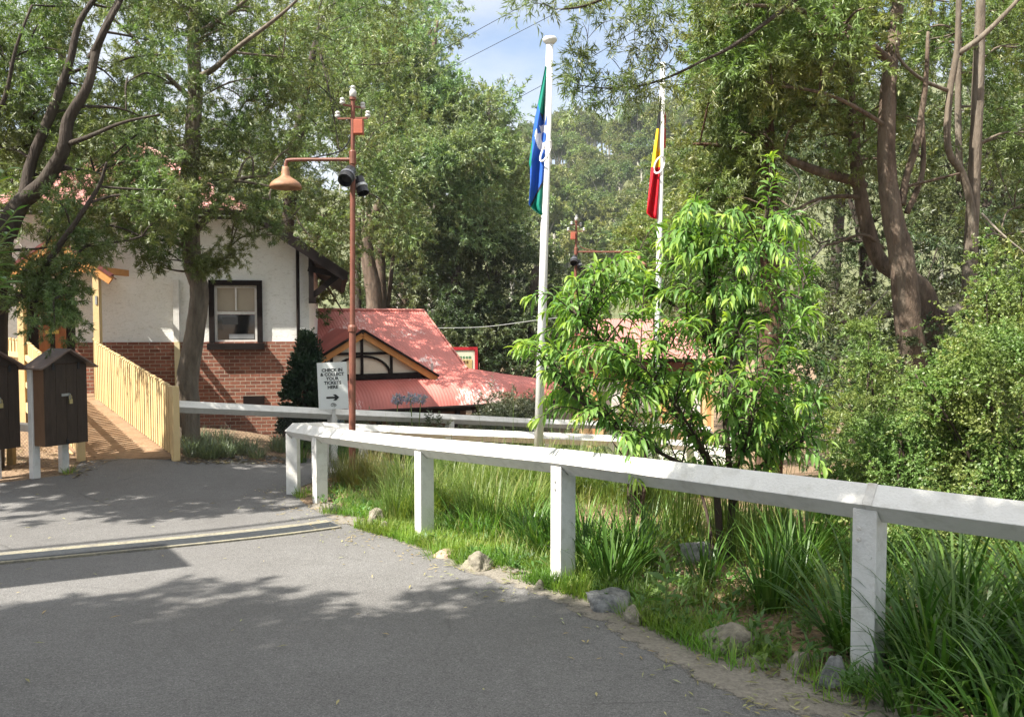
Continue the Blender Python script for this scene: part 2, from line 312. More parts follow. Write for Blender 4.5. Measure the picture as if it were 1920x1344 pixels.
ns = nd(nt, 'ShaderNodeTexNoise', {'Vector': t.outputs['Object'], 'Scale': 1.9, 'Detail': 4, 'Roughness': 0.6}); c = mixc(nt, ramp(nt, ns.outputs['Fac'], [(0.60, (0, 0, 0)), (0.74, (0.38, 0.38, 0.38))]), c, (0.10, 0.098, 0.094, 1))
nt.links.new(c, b.inputs['Base Color']); b.inputs['Roughness'].default_value = 0.85; b.inputs['Specular IOR Level'].default_value = 0.25
bp = nd(nt, 'ShaderNodeBump', {'Height': nc.outputs['Distance'], 'Strength': 0.55, 'Distance': 0.006}); nt.links.new(bp.outputs[0], b.inputs['Normal'])
soil = M('mulched_soil', (0.20, 0.135, 0.085), 0.55, 28, 0.95, 1.0, 40, dirt=(0.34, 0.25, 0.16), dscale=14, damt=0.8)
verge_mat = M('gravel_verge', (0.205, 0.185, 0.155), 0.35, 40, 0.95, 0.7, 80, dirt=(0.15, 0.135, 0.11), dscale=5, damt=0.7)
concrete = M('old_concrete', (0.25, 0.23, 0.17), 0.4, 30, 0.95, 0.6, 120, dirt=(0.14, 0.135, 0.128), dscale=5.0, damt=1.0)
grate_mat = M('galvanised_grate', (0.10, 0.11, 0.12), 0.2, 20, 0.5, metal=0.3)
hill_soil = M('hill_undergrowth', (0.10, 0.11, 0.05), 0.4, 0.3, 0.95)

# brick
brick, nt, b, out = newmat('red_brick')
t = nd(nt, 'ShaderNodeTexCoord'); sx = nd(nt, 'ShaderNodeSeparateXYZ', {0: t.outputs['Object']})
ad = nd(nt, 'ShaderNodeMath', {0: sx.outputs['X'], 1: sx.outputs['Y']}, operation='ADD')
cx = nd(nt, 'ShaderNodeCombineXYZ', {0: ad.outputs[0], 1: sx.outputs['Z']})
br = nd(nt, 'ShaderNodeTexBrick', {'Vector': cx.outputs[0], 'Scale': 1.0, 'Mortar Size': 0.007, 'Mortar Smooth': 0.25, 'Bias': 0.0, 'Brick Width': 0.205, 'Row Height': 0.0755,
   'Color1': (0.18, 0.062, 0.038, 1), 'Color2': (0.34, 0.13, 0.08, 1), 'Mortar': (0.40, 0.34, 0.26, 1)}, offset=0.5)
n1 = nd(nt, 'ShaderNodeTexNoise', {'Vector': t.outputs['Object'], 'Scale': 22, 'Detail': 5})
c = mixc(nt, 1.0, br.outputs['Color'], ramp(nt, n1.outputs['Fac'], [(0.3, (0.7, 0.7, 0.7)), (0.7, (1.15, 1.12, 1.1))]), 'MULTIPLY')
nt.links.new(c, b.inputs['Base Color']); b.inputs['Roughness'].default_value = 0.88
bp = nd(nt, 'ShaderNodeBump', {'Height': br.outputs['Fac'], 'Strength': 0.6, 'Distance': 0.01}, invert=True); nt.links.new(bp.outputs[0], b.inputs['Normal'])
# stucco: trowelled roughcast
stucco, nt, b, out = newmat('white_roughcast')
t = nd(nt, 'ShaderNodeTexCoord'); mpn = nd(nt, 'ShaderNodeMapping', {'Vector': t.outputs['Object'], 'Rotation': (0, 0.5, 0), 'Scale': (1, 1, 2.2)})
n1 = nd(nt, 'ShaderNodeTexNoise', {'Vector': mpn.outputs[0], 'Scale': 9, 'Detail': 8, 'Roughness': 0.72, 'Distortion': 1.6})
n2 = nd(nt, 'ShaderNodeTexNoise', {'Vector': t.outputs['Object'], 'Scale': 1.2, 'Detail': 5})
c = ramp(nt, n1.outputs['Fac'], [(0.30, (0.64, 0.63, 0.58)), (0.47, (0.88, 0.875, 0.84)), (0.75, (0.91, 0.905, 0.88))])
c = mixc(nt, 1.0, c, ramp(nt, n2.outputs['Fac'], [(0.3, (0.91, 0.91, 0.88)), (0.65, (1, 1, 1))]), 'MULTIPLY')
nt.links.new(c, b.inputs['Base Color']); b.inputs['Roughness'].default_value = 0.9
bp = nd(nt, 'ShaderNodeBump', {'Height': n1.outputs['Fac'], 'Strength': 0.9, 'Distance': 0.03}); nt.links.new(bp.outputs[0], b.inputs['Normal'])
# corrugated iron with flaking paint
def IRON(name, col, flake, lo=0.60, hi=0.66):
    m, nt, b, out = newmat(name); t = nd(nt, 'ShaderNodeTexCoord')
    mpn = nd(nt, 'ShaderNodeMapping', {'Vector': t.outputs['UV'], 'Scale': (1.0, 0.30, 1)})
    n1 = nd(nt, 'ShaderNodeTexNoise', {'Vector': mpn.outputs[0], 'Scale': 13, 'Detail': 7, 'Roughness': 0.8})
    n0 = nd(nt, 'ShaderNodeTexNoise', {'Vector': t.outputs['UV'], 'Scale': 0.5, 'Detail': 3})
    n2 = nd(nt, 'ShaderNodeTexNoise', {'Vector': mpn.outputs[0], 'Scale': 1.5, 'Detail': 5})
    s = nd(nt, 'ShaderNodeMath', {0: n1.outputs['Fac'], 1: n0.outputs['Fac']}, operation='ADD'); s2 = nd(nt, 'ShaderNodeMath', {0: s.outputs[0], 1: 0.5}, operation='MULTIPLY')
    f = ramp(nt, s2.outputs[0], [(lo, (0, 0, 0)), (hi, (0.9, 0.9, 0.9))])
    c = ramp(nt, n2.outputs['Fac'], [(0.3, c4(col, 0.82)), (0.7, c4(col, 1.15))]); c = mixc(nt, f, c, c4(flake))
    nt.links.new(c, b.inputs['Base Color']); b.inputs['Roughness'].default_value = 0.5; b.inputs['Specular IOR Level'].default_value = 0.4
    return m
iron_red = IRON('red_corrugated_iron', (0.50, 0.150, 0.125), (0.78, 0.62, 0.58), 0.552, 0.575)
iron_pink = IRON('pink_roof_iron', (0.40, 0.175, 0.155), (0.5, 0.36, 0.33), 0.60, 0.70)

# ------------------------------------------------------------------ setting: ground, hill, path
def sheet(name, poly, step, off, m, label=None):
    xs = [p[0] for p in poly]; ys = [p[1] for p in poly]; pts = []
    E = []
    for i, a in enumerate(poly):
        b2 = poly[(i + 1) % len(poly)]; k = max(1, int(math.hypot(b2[0]-a[0], b2[1]-a[1]) / step))
        E += [(a[0] + (b2[0]-a[0]) * j / k, a[1] + (b2[1]-a[1]) * j / k) for j in range(k)]
    nb_ = len(E); x = min(xs)
    gx = np.arange(min(xs), max(xs), step); gy = np.arange(min(ys), max(ys), step)
    inner = []
    for yy in gy:
        cr_ = sorted([a[0] + (yy - a[1]) * (b2[0]-a[0]) / (b2[1]-a[1]) for a, b2 in zip(poly, poly[1:] + poly[:1]) if (a[1] > yy) != (b2[1] > yy)])
        for u, v in zip(cr_[::2], cr_[1::2]): inner += [(xx, yy) for xx in gx if u + step * .4 < xx < v - step * .4]
    r = delaunay_2d_cdt([Vector(p) for p in E + inner], [], [list(range(nb_))], 1, 1e-4)
    V = np.array([(v[0], v[1]) for v in r[0]]); Z = gzv(V[:, 0], V[:, 1]) + off
    me = bpy.data.meshes.new(name); me.from_pydata([(a, b2, z) for (a, b2), z in zip(V, Z)], [], [list(f) for f in r[2]])
    for p in me.polygons: p.use_smooth = True
    me.materials.append(m); me.update()
    if len(me.polygons) and sum(p.normal.z for p in me.polygons) < 0: me.flip_normals()
    return tag(link_mesh(name, me), kind='structure')
gx = np.concatenate([np.linspace(-900, -22, 14), np.linspace(-20, 20, 141), np.linspace(22, 900, 14)])
gy = np.concatenate([np.linspace(-300, -9, 8), np.linspace(-7, 44, 180), np.linspace(48, 900, 18)])
X, Y = np.meshgrid(gx, gy); Z = gzv(X, Y)
V = np.stack([X, Y, Z], -1).reshape(-1, 3); nx = len(gx)
I = (np.arange(len(gy) - 1)[:, None] * nx + np.arange(nx - 1)[None, :]).ravel()
tag(link_mesh('ground', fast_mesh('ground', V, np.stack([I, I + 1, I + nx + 1, I + nx], 1), soil, smooth=True)), kind='structure')

redge = [(1700, 1344), (1600, 1325), (1440, 1285), (1330, 1235), (1180, 1160), (1020, 1102), (900, 1068), (820, 1037), (740, 1010), (690, 997), (640, 980), (600, 958), (570, 945)]
RE = [gpix(*p) for p in redge]; RE = [(p.x, p.y) for p in RE]
path_poly = [(4.5, -5), (4.0, 1.5)] + RE + [(-2.95, 10.95), (-2.75, 11.6), (-1.9, 12.7), (0, 13.9), (2.4, 15.4), (5, 17), (6, 19), (4.2, 19.2), (1.4, 17.2), (-.9, 15.6), (-2.8, 14.5), (-4.2, 13.9), (-5.1, 12.62), (-6.35, 12.1), (-6.1, 11.35), (-6.9, 10.75), (-9, 10.2), (-14, 9.5), (-14, -5)]
sheet('asphalt_path', path_poly, 0.3, 0.008, asphalt)
vin = [(x - 0.04 - 0.28 * max(0, min(1, (8.0 - y) / 4)), y - 0.05 - .12 * max(0, min(1, (8.0 - y) / 4))) for x, y in RE]
rj = random.Random(4)
vout = [(x + 0.25, y + 0.12) for x, y in RE]
vin2 = []
for a, b2 in zip(vin, vin[1:]):
    for k in range(4): vin2.append((a[0] + (b2[0]-a[0]) * k / 4 + rj.uniform(-.035, .035), a[1] + (b2[1]-a[1]) * k / 4 + rj.uniform(-.03, .03)))
vg = sheet('gravel_verge', vin2 + vout[::-1], 0.08, 0.0105, verge_mat)
pv = np.array([(v.co.x, v.co.y) for v in vg.data.vertices]); vi_ = np.array(vin2); dist = np.sqrt(((pv[:, None] - vi_[None]) ** 2).sum(-1)).min(1)
ea = vg.data.attributes.new('edge', 'FLOAT', 'POINT'); ea.data.foreach_set('value', np.clip(dist / .22, 0, 1).astype(np.float32))
nt = verge_mat.node_tree; b = [n for n in nt.nodes if n.type == 'BSDF_PRINCIPLED'][0]
t = nd(nt, 'ShaderNodeTexCoord'); e_ = nd(nt, 'ShaderNodeAttribute', attribute_name='edge'); n_ = nd(nt, 'ShaderNodeTexNoise', {'Vector': t.outputs['Object'], 'Scale': 26, 'Detail': 8, 'Roughness': 0.75})
a_ = nd(nt, 'ShaderNodeMath', {0: e_.outputs['Fac'], 1: n_.outputs['Fac']}, operation='ADD'); nt.links.new(ramp(nt, a_.outputs[0], [(0.62, (0, 0, 0)), (0.86, (1, 1, 1))]), b.inputs['Alpha'])

# wooded hill
hx = np.linspace(-420, 420, 60); hy = np.linspace(70, 520, 46); X, Y = np.meshgrid(hx, hy)
def hillz(x, y):
    s = np.clip((y - 85) / 230, 0, 1); s = s * s * (3 - 2 * s)
    a = x / np.maximum(y, 1); h = 56 + 24 * np.clip((a - .0) * 3, -.3, 1.2) + 16 * np.clip((-a - .12) * 4, 0, 1.5)
    return -4 + s * h + 3.5 * np.sin(x * .045 + 1) * s + 2.5 * np.sin(y * .06 + x * .02) * s
V = np.stack([X, Y, hillz(X, Y)], -1).reshape(-1, 3); nx = len(hx)
I = (np.arange(len(hy) - 1)[:, None] * nx + np.arange(nx - 1)[None, :]).ravel()
tag(link_mesh('hill', fast_mesh('hill', V, np.stack([I, I + 1, I + nx + 1, I + nx], 1), hill_soil, smooth=True)), kind='structure')

# trench drain across the path
_a, _b = gpix(0, 1052), gpix(628, 986); dl, dr = _a + (_a - _b) * .45, _b; dd = (dr - dl).normalized(); dd.z = 0; dd.normalize(); dn = Vector((-dd.y, dd.x, 0))
o = (dl + dr) / 2; o.z = gz(o.x, o.y)
drain = thing('trench_drain', 'long steel grated trench drain with worn yellow edges crossing the asphalt path', 'drain', o)
def strip(w0, w1, off, h, m, name, parent, n=40):
    mb = MB(); vs = []
    for i in range(n + 1):
        p = dl.lerp(dr, i / n)
        for w in (w0, w1):
            q = p + dn * w; z = gz(q.x, q.y); vs += [(q.x, q.y, z + off), (q.x, q.y, z + off + h)]
    fs = []
    for i in range(n):
        a = i * 4; fs += [(a+1, a+3, a+7, a+5), (a, a+1, a+5, a+4), (a+2, a+6, a+7, a+3)]
    mb.add(vs, fs); return mb.build(name, m, parent)
strip(-0.19, -0.135, 0, 0.026, concrete, 'concrete_edge', drain); strip(0.135, 0.26, 0, 0.026, concrete, 'concrete_edge', drain)
strip(-0.134, 0.134, 0, 0.017, black_metal, 'channel', drain)
mb = MB(); n = 40
for k in range(8):
    w = -0.118 + k * 0.0337
    for i in range(n):
        a = dl.lerp(dr, i / n) + dn * w; b2 = dl.lerp(dr, (i + 1) / n) + dn * w
        a.z = gz(a.x, a.y) + .021; b2.z = gz(b2.x, b2.y) + .021; mb.beam(a, b2, 0.013, 0.010)
mb.build('grate', grate_mat, drain)

# ------------------------------------------------------------------ house
HD = 17.4; HA = math.radians(12)            # depth of the right corner; the front wall turns this much to the right
XR = (580 - 960) / F * HD
def hx_(px, d=None):
    k = (px - 960) / F
    return k * d if d else XR + (k * HD - XR) / (math.cos(HA) - k * math.sin(HA))
def hd_(px): return HD + (hx_(px) - XR) * math.sin(HA)
def hz_(py, d=16.9): return EYE + (HOR - py) / F * d
XL, XC = -11.2, -7.75
ZJ = hz_(641); ZB = -1.3; ZR = 5.45; ZE = 3.06; ZT = 3.78   # joint, base, ridge, eave at wall, clipped-gable height
house = thing('house', 'white roughcast cottage with a red brick base, clipped gable roof and one sash window', 'house', (XC, HD, ZB), None, 0.0)
sl_ = (ZT - ZE) / 1.0
slope = (ZR - ZE) / (XR - XC)
xt = XC + (ZR - ZT) / slope; xtl = 2 * XC - xt
# window opening
wx0, wx1, wz0, wz1 = hx_(393), hx_(493), hz_(643), hz_(525)
mb = MB(); yo = HD
def quad(mb, x0, x1, z0, z1, y, mi=0): mb.add([(x0, y, z0), (x1, y, z0), (x1, y, z1), (x0, y, z1)], [(0, 1, 2, 3)], mi)
dx0, dx1, dz1 = hx_(50), hx_(142), hz_(538)
ix0, ix1, iz0, iz1 = wx0 + .1, wx1 - .1, wz0, wz1 - .1
# front wall panels round the door and window
def wallpoly(mb, pts): mb.add([(x, yo, z) for x, z in pts], [tuple(range(len(pts)))])
wallpoly(mb, [(XL, ZJ), (dx0, ZJ), (dx0, dz1), (XL, dz1)])
wallpoly(mb, [(dx1, ZJ), (ix0, ZJ), (ix0, dz1), (dx1, dz1)])
wallpoly(mb, [(ix1, ZJ), (XR, ZJ), (XR, dz1), (ix1, dz1)])
zl = ZE
wallpoly(mb, [(ix0, iz1), (ix1, iz1), (ix1, dz1), (ix0, dz1)]) if iz1 < dz1 else None
wallpoly(mb, [(XL, dz1), (XR, dz1), (XR, ZE - .02), (xt, ZT - .03), (xtl, ZT - .03), (XL, ZE - .02)])
mb.add([(XR, yo, ZJ), (XR, yo + 9, ZJ), (XR, yo + 9, ZE), (XR, yo, ZE)], [(0, 1, 2, 3)])
mb.add([(XL, yo, ZJ), (XL, yo + 9, ZJ), (XL, yo + 9, ZE), (XL, yo, ZE)], [(0, 1, 2, 3)])
mb.add([(ix0, yo, iz0), (ix0, yo + .2, iz0), (ix0, yo + .2, iz1), (ix0, yo, iz1)], [(0, 1, 2, 3)])
mb.add([(ix1, yo, iz0), (ix1, yo + .2, iz0), (ix1, yo + .2, iz1), (ix1, yo, iz1)], [(0, 1, 2, 3)])
mb.build('wall', stucco, house)
mb = MB(); ybk = yo - .035
for x0, x1 in ((XL, dx0), (dx1, XR + .03)): mb.box(((x0 + x1) / 2, ybk + .1, (ZB + ZJ) / 2), (x1 - x0, .2, ZJ - ZB))
mb.box((XR - .07, yo + 4.7, (ZB + ZJ) / 2), (.2, 8.8, ZJ - ZB)); mb.box((XL + .1, yo + 4.7, (ZB + ZJ) / 2), (.2, 8.8, ZJ - ZB))
mb.build('brick_base', brick, house)
MB().box(((dx0+dx1)/2, yo+.1, (ZB+.25)/2-.05), (dx1-dx0, .2, .25-ZB)).build('doorstep', concrete, house)
MB().box(((XL + XR) / 2, yo + 8.9, 1), (XR - XL, .1, 3.6)).build('back_wall', stucco, house)
# roof: two slopes with a hipped front, in corrugated iron
def iron_surface(name, P00, P10, P01, P11, m, parent, amp=0.012, per=0.09, rows=6, prof=None, lap=True):
    """ribbed sheet: s runs P00->P01 (down slope), ribs across P00->P10"""
    P00, P10, P01, P11 = map(Vector, (P00, P10, P01, P11)); W = max((P10 - P00).length, (P11 - P01).length); nu = max(8, int(W / per * 4))
    off = origin_of(parent); V = []; UV = []
    nn = (P10 - P00).cross(P01 - P00) if (P10 - P00).length > 1e-6 else (P11 - P01).cross(P01 - P00)
    nn.normalize(); nn = nn if nn.z > 0 else -nn
    Ls = (P01 - P00).length
    for j in range(rows + 1):
        t_ = j / rows
        for i in range(nu + 1):
            u = i / nu; a = P00.lerp(P10, u); b2 = P01.lerp(P11, u); p = a.lerp(b2, t_)
            xw = (p - P01).dot((P11 - P01).normalized())
            V.append(p + nn * (amp * math.sin(xw / per * 2 * math.pi)) - off); UV.append((xw, t_ * Ls))
    I = (np.arange(rows)[:, None] * (nu + 1) + np.arange(nu)[None, :]).ravel()
    me = fast_mesh(name, np.array([tuple(v) for v in V]), np.stack([I, I + 1, I + nu + 2, I + nu + 1], 1), m, smooth=True, uv=np.array(UV))
    return link_mesh(name, me, parent)
ov = .72; yf = yo - .55; yb = yo + 9.3
re = XR + ov; le = XL - ov; ze = ZR - slope * (re - XC)
ya = yf + (ZR - ZT) / .9
iron_surface('roof', (XC, ya, ZR), (XC, yb, ZR), (re, yf, ze), (re, yb, ze), iron_pink, house)
iron_surface('roof', (XC, yb, ZR), (XC, ya, ZR), (le, yb, ze), (le, yf, ze), iron_pink, house)
iron_surface('roof', (XC, ya, ZR), (XC + .001, ya, ZR), (xtl - .05, yf - .02, ZT + .02), (xt + .05, yf - .02, ZT + .02), iron_pink, house)
mb = MB()
mb.beam((xt + .02, yf + .02, ZT - .07), (re + .05, yf + .02, ze - .06), .05, .2); mb.beam((xtl - .02, yf + .02, ZT - .07), (le - .05, yf + .02, ze - .06), .05, .2)
mb.beam((xtl, yf - .04, ZT - .03), (xt, yf - .04, ZT - .03), .11, .1)
mb.beam((re + .02, yf, ze - .06), (re + .02, yb, ze - .06), .11, .10); mb.beam((le - .02, yf, ze - .06), (le - .02, yb, ze - .06), .11, .10)
mb.build('bargeboard', dark_paint, house)
mb = MB()
mb.add([(xt, yf + .06, ZT - .12), (re, yf + .06, ze - .1), (re, yo + 9, ze - .1), (xt, yo + 9, ZT - .12)], [(0, 1, 2, 3)])
mb.add([(xtl, yf + .06, ZT - .12), (le, yf + .06, ze - .1), (le, yo + 9, ze - .1), (xtl, yo + 9, ZT - .12)], [(0, 1, 2, 3)])
mb.add([(xtl, yf + .03, ZT - .1), (xt, yf + .03, ZT - .1), (xt, yo, ZT - .1), (xtl, yo, ZT - .1)], [(0, 1, 2, 3)])
mb.build('soffit', dark_paint, house)
for yy in (yo - .30,):
    mb = MB(); mb.beam((XR + .06, yy, hz_(560)), (XR + .06, yy, ze + .35), .1, .12, up=(0, 1, 0)); mb.beam((XR + .06, yy, hz_(556)), (re - .12, yy, ze - .02), .09, .12); mb.beam((XR, yy, ze + .12), (re - .1, yy, ze - .02), .09, .12)
    mb.box((XR + .08, yy, hz_(563)), (.15, .13, .12))
    mb.build('eave_bracket', dark_paint, house)
# window
wf = MB(); fw = .105
for a, b2 in (((wx0 + fw/2, wz0), (wx0 + fw/2, wz1)), ((wx1 - fw/2, wz0), (wx1 - fw/2, wz1))): wf.box((a[0], yo - .02, (a[1] + b2[1]) / 2), (fw, .10, wz1 - wz0))
wf.box(((wx0 + wx1) / 2, yo - .02, wz1 - fw / 2), (wx1 - wx0 - 2 * fw, .10, fw))
win = wf.build('window', dark_paint, house)
sm = MB(); ax0, ax1, az0, az1 = wx0 + fw, wx1 - fw, wz0, wz1 - fw; am = az0 + (az1 - az0) * .52; t_ = .05
ysh = yo + .03
for x in (ax0 + t_/2, ax1 - t_/2): sm.box((x, ysh, (az0 + az1) / 2), (t_, .06, az1 - az0))
for z in (az0 + .03, az1 - t_/2, am): sm.box(((ax0 + ax1) / 2, ysh, z), (ax1 - ax0 - 2 * t_, .06, .055))
sm.box(((ax0 + ax1) / 2, ysh, (am + az1) / 2), (.032, .055, az1 - am - .1)); sm.build('sash', white_paint, win)
MB().box(((ax0 + ax1) / 2, ysh + .015, (az0 + am) / 2), (ax1 - ax0 - .1, .008, am - az0 - .07)).build('pane', glass_dark, win)
MB().box(((ax0 + ax1) / 2, ysh + .012, (az1 + am) / 2), (ax1 - ax0 - .1, .008, az1 - am - .07)).build('blind', blind, win)
MB().box(((wx0 + wx1) / 2, yo - .06, wz0 - .075), (wx1 - wx0 + .06, .24, .13)).build('sill', dark_paint, win)
MB().box((ax0 + .30, ysh + .008, az0 + (am - az0) * .74), (.30, .008, .15)).build('shelf', M('dim_shelf', (.10, .10, .10), .3, 20, stretch=(1, 1, 12)), win)
MB().box((ax0 + .52, ysh + .008, az0 + .13), (.50, .008, .10)).build('desk', M('dim_desk', (.16, .165, .17), .25, 6), win)
# pipes and fittings
mb = MB(); xp = hx_(560); mb.tube([(xp, yo - .09, -.7), (xp, yo - .09, ze + .55)], .035, 8); mb.tube([(xp, yo - .09, ze + .5), (xp + .02, yo - .3, ze + .75)], .035, 8)
mb.build('downpipe', dark_paint, house)
xp = hx_(333); MB().box((xp, yo - .065, hz_(583)), (.11, .1, hz_(526) - hz_(640))).build('conduit_box', white_paint, house)
MB().box((xp + .01, yo - .10, hz_(700)), (.10, .09, hz_(641) - hz_(760))).build('conduit_box', M('cream_conduit', (.62, .54, .33), .1), house)
MB().box((hx_(475), yo - .05, hz_(752)), (.42, .06, .17)).build('vent', dark_paint, house)
# door
dm = MB(); dm.box(((dx0 + dx1) / 2, yo + .22, (dz1 + .2) / 2), (dx1 - dx0, .05, dz1 - .2)); door = dm.build('door', M('dark_door_frame', (.02, .013, .01), .2), house)
mb = MB(); wd = (dx1 - dx0); x0d, x1d = dx0 + .17, dx1 - .22
zm = hz_(604)
for a, b2 in ((x0d, (x0d + x1d) / 2 - .05), ((x0d + x1d) / 2 + .05, x1d)): mb.box(((a + b2) / 2, yo + .18, (zm - .06 + .3) / 2), (b2 - a, .05, zm - .06 - .3))
mb.box(((x0d + x1d) / 2, yo + .18, (zm + .1 + dz1 - .1) / 2), (x1d - x0d, .05, dz1 - zm - .2)); mb.build('door_panel', door_wood, door)
MB().box((x0d + .08, yo + .145, hz_(598)), (.10, .012, .10)).build('notice', white_paint, door)
MB().box(((x0d + x1d) / 2, yo + .14, hz_(622)), (.26, .02, .07)).build('handle', M('brass', (.5, .33, .08), .1, rough=.35, metal=.8), door)
house.rotation_euler = (0, 0, HA); _c = Matrix.Rotation(HA, 3, 'Z') @ Vector((XC - XR, 0, 0)); house.location = (XR + _c.x, HD + _c.y, ZB)
YW = HD + math.sin(HA) * (hx_(110) - XR)
# porch over the door
PD = 15.2; pxr, pxl = hx_(184, PD), hx_(42, PD); pc = (pxr + pxl) / 2
porch = thing('porch', 'small gabled porch roof on two yellow posts over the cottage door', 'porch', (pc, PD, .2))
maroon = M('maroon_paint', (.12, .03, .026), .25, 6, .55)
zap, zev, xe = hz_(446, PD), hz_(518, PD), hx_(216, PD)
sp_ = (zap - zev) / (xe - pc)
for x in (pxl, pxr): MB().box((x, PD, (zev + .15 + gz(x, PD)) / 2), (.11, .11, zev + .15 - gz(x, PD) + .1)).build('post', yellow_paint, porch)
mb = MB()
for s in (-1, 1): mb.beam((pc, PD - .1, zap - .09), (pc + s * (xe - pc), PD - .1, zev - .09), .05, .15)
mb.beam((pxl, PD, zev + .12), (pxr, PD, zev + .12), .08, .12); mb.beam((pxr, PD, zev + .12), (pxr, YW, zev + .12), .08, .12); mb.beam((pxl, PD, zev + .12), (pxl, YW, zev + .12), .08, .12)
mb.build('fascia', orange_paint, porch)
mb = MB()
for s in (-1, 1): mb.beam((pc, PD - .1, zap), (pc + s * (xe - pc + .02), PD - .1, zev), .10, .05)
mb.build('barge_cap', maroon, porch)
for s in (-1, 1): iron_surface('roof', (pc, PD - .12, zap + .01), (pc - .62, YW + .2, zap + .01), (pc + s * (xe - pc), PD - .12, zev + .01), (pc + s * (xe - pc) - .62, YW + .2, zev + .01), maroon, porch)
MB().box((pxr + .01, PD - .062, hz_(563, PD)), (.035, .012, .16)).build('switch_plate', grey_metal, porch)

# ------------------------------------------------------------------ entrance ramp with picket fences
ra, rb = Vector((-5.12, 12.5, -.45)), Vector((pxr + .02, PD - .05, .16))      # right edge
la, lb = Vector((-6.36, 12.15, -.47)), Vector((-8.95, PD, .16))
ramp_o = thing('ramp', 'timber boarded ramp rising from the asphalt to the cottage door', 'ramp', ra)
mb = MB(); nb_ = 46
for i in range(nb_):
    a0, a1 = la.lerp(lb, i / nb_), la.lerp(lb, (i + .90) / nb_); b0, b1 = ra.lerp(rb, i / nb_), ra.lerp(rb, (i + .90) / nb_)
    dz = Vector((0, 0, -.04)); mb.add([a0, b0, b1, a1, a0 + dz, b0 + dz, b1 + dz, a1 + dz], [(0,1,2,3), (4,7,6,5), (0,4,5,1), (1,5,6,2), (2,6,7,3), (3,7,4,0)])
mb.build('deck_boards', deck_wood, ramp_o)
mb = MB(); z = .14
for i in range(11): mb.box(((lb.x + rb.x) / 2 , PD + .02 + .06 + i * .122, z), (rb.x - lb.x + .1, .115, .04))
mb.build('landing_boards', deck_wood, ramp_o)
mb = MB()
for a, b2 in ((la, lb), (ra, rb), (la.lerp(ra, .5), lb.lerp(rb, .5))): mb.beam(a + Vector((0, 0, -.13)), b2 + Vector((0, 0, -.13)), .06, .16)
mb.build('bearer', yellow_paint, ramp_o)
def picket_fence(label, runs, posts, side):
    o = thing('picket_fence', label, 'fence', runs[0][0])
    rng = random.Random(7)
    for (x, y, z0, z1) in posts:
        MB().box((x, y, (z0 + z1) / 2), (.10, .10, z1 - z0), rz=.78).build('post', yellow_paint, o, bevel=.006)
    for a, b2, hgt in runs:
        a = Vector(a); b2 = Vector(b2); d = b2 - a; dh = Vector((d.x, d.y, 0)); ln = dh.length; rz = math.atan2(d.y, d.x); nrm_ = Vector((-d.y, d.x, 0)).normalized() * side
        mb = MB(); n = int(ln / .094)
        for i in range(n):
            t = (i + .5) / n; p = a.lerp(b2, t) + nrm_ * (.035 + rng.uniform(-.004, .004)); h = hgt + rng.uniform(-.008, .008)
            R = Matrix.Rotation(rz, 3, 'Z') @ Matrix.Rotation(rng.uniform(-.012, .012), 3, 'Y')
            c = p + Vector((0, 0, h / 2 + .02)); mb.box(c, (.062, .02, h), mat=R)
            top = c + R @ Vector((0, 0, h / 2)); mb.lathe([(.031, -.002), (.027, .016), (.014, .027)], top, 6)
        mb.build('pickets', yellow_paint, o)
        for hh in (.28, hgt - .25): MB().beam(a + Vector((0, 0, hh)), b2 + Vector((0, 0, hh)), .045, .09).build('rail', yellow_paint, o)
    return o
picket_fence('sunlit yellow picket fence on the house side of the ramp, ending at a square post', [(ra + Vector((-.02, .02, 0)), rb, 1.03), (rb, (rb.x - .45, PD + .75, .16), 1.08)], [(ra.x + .02, ra.y - .04, -.55, .62)], 1)
picket_fence('yellow picket fence on the far left side of the ramp behind the notice boxes', [(la, lb, 1.03), (lb, (lb.x - .6, lb.y + .35, .2), 1.05)], [(la.x, la.y - .03, -.6, .5)], -1)

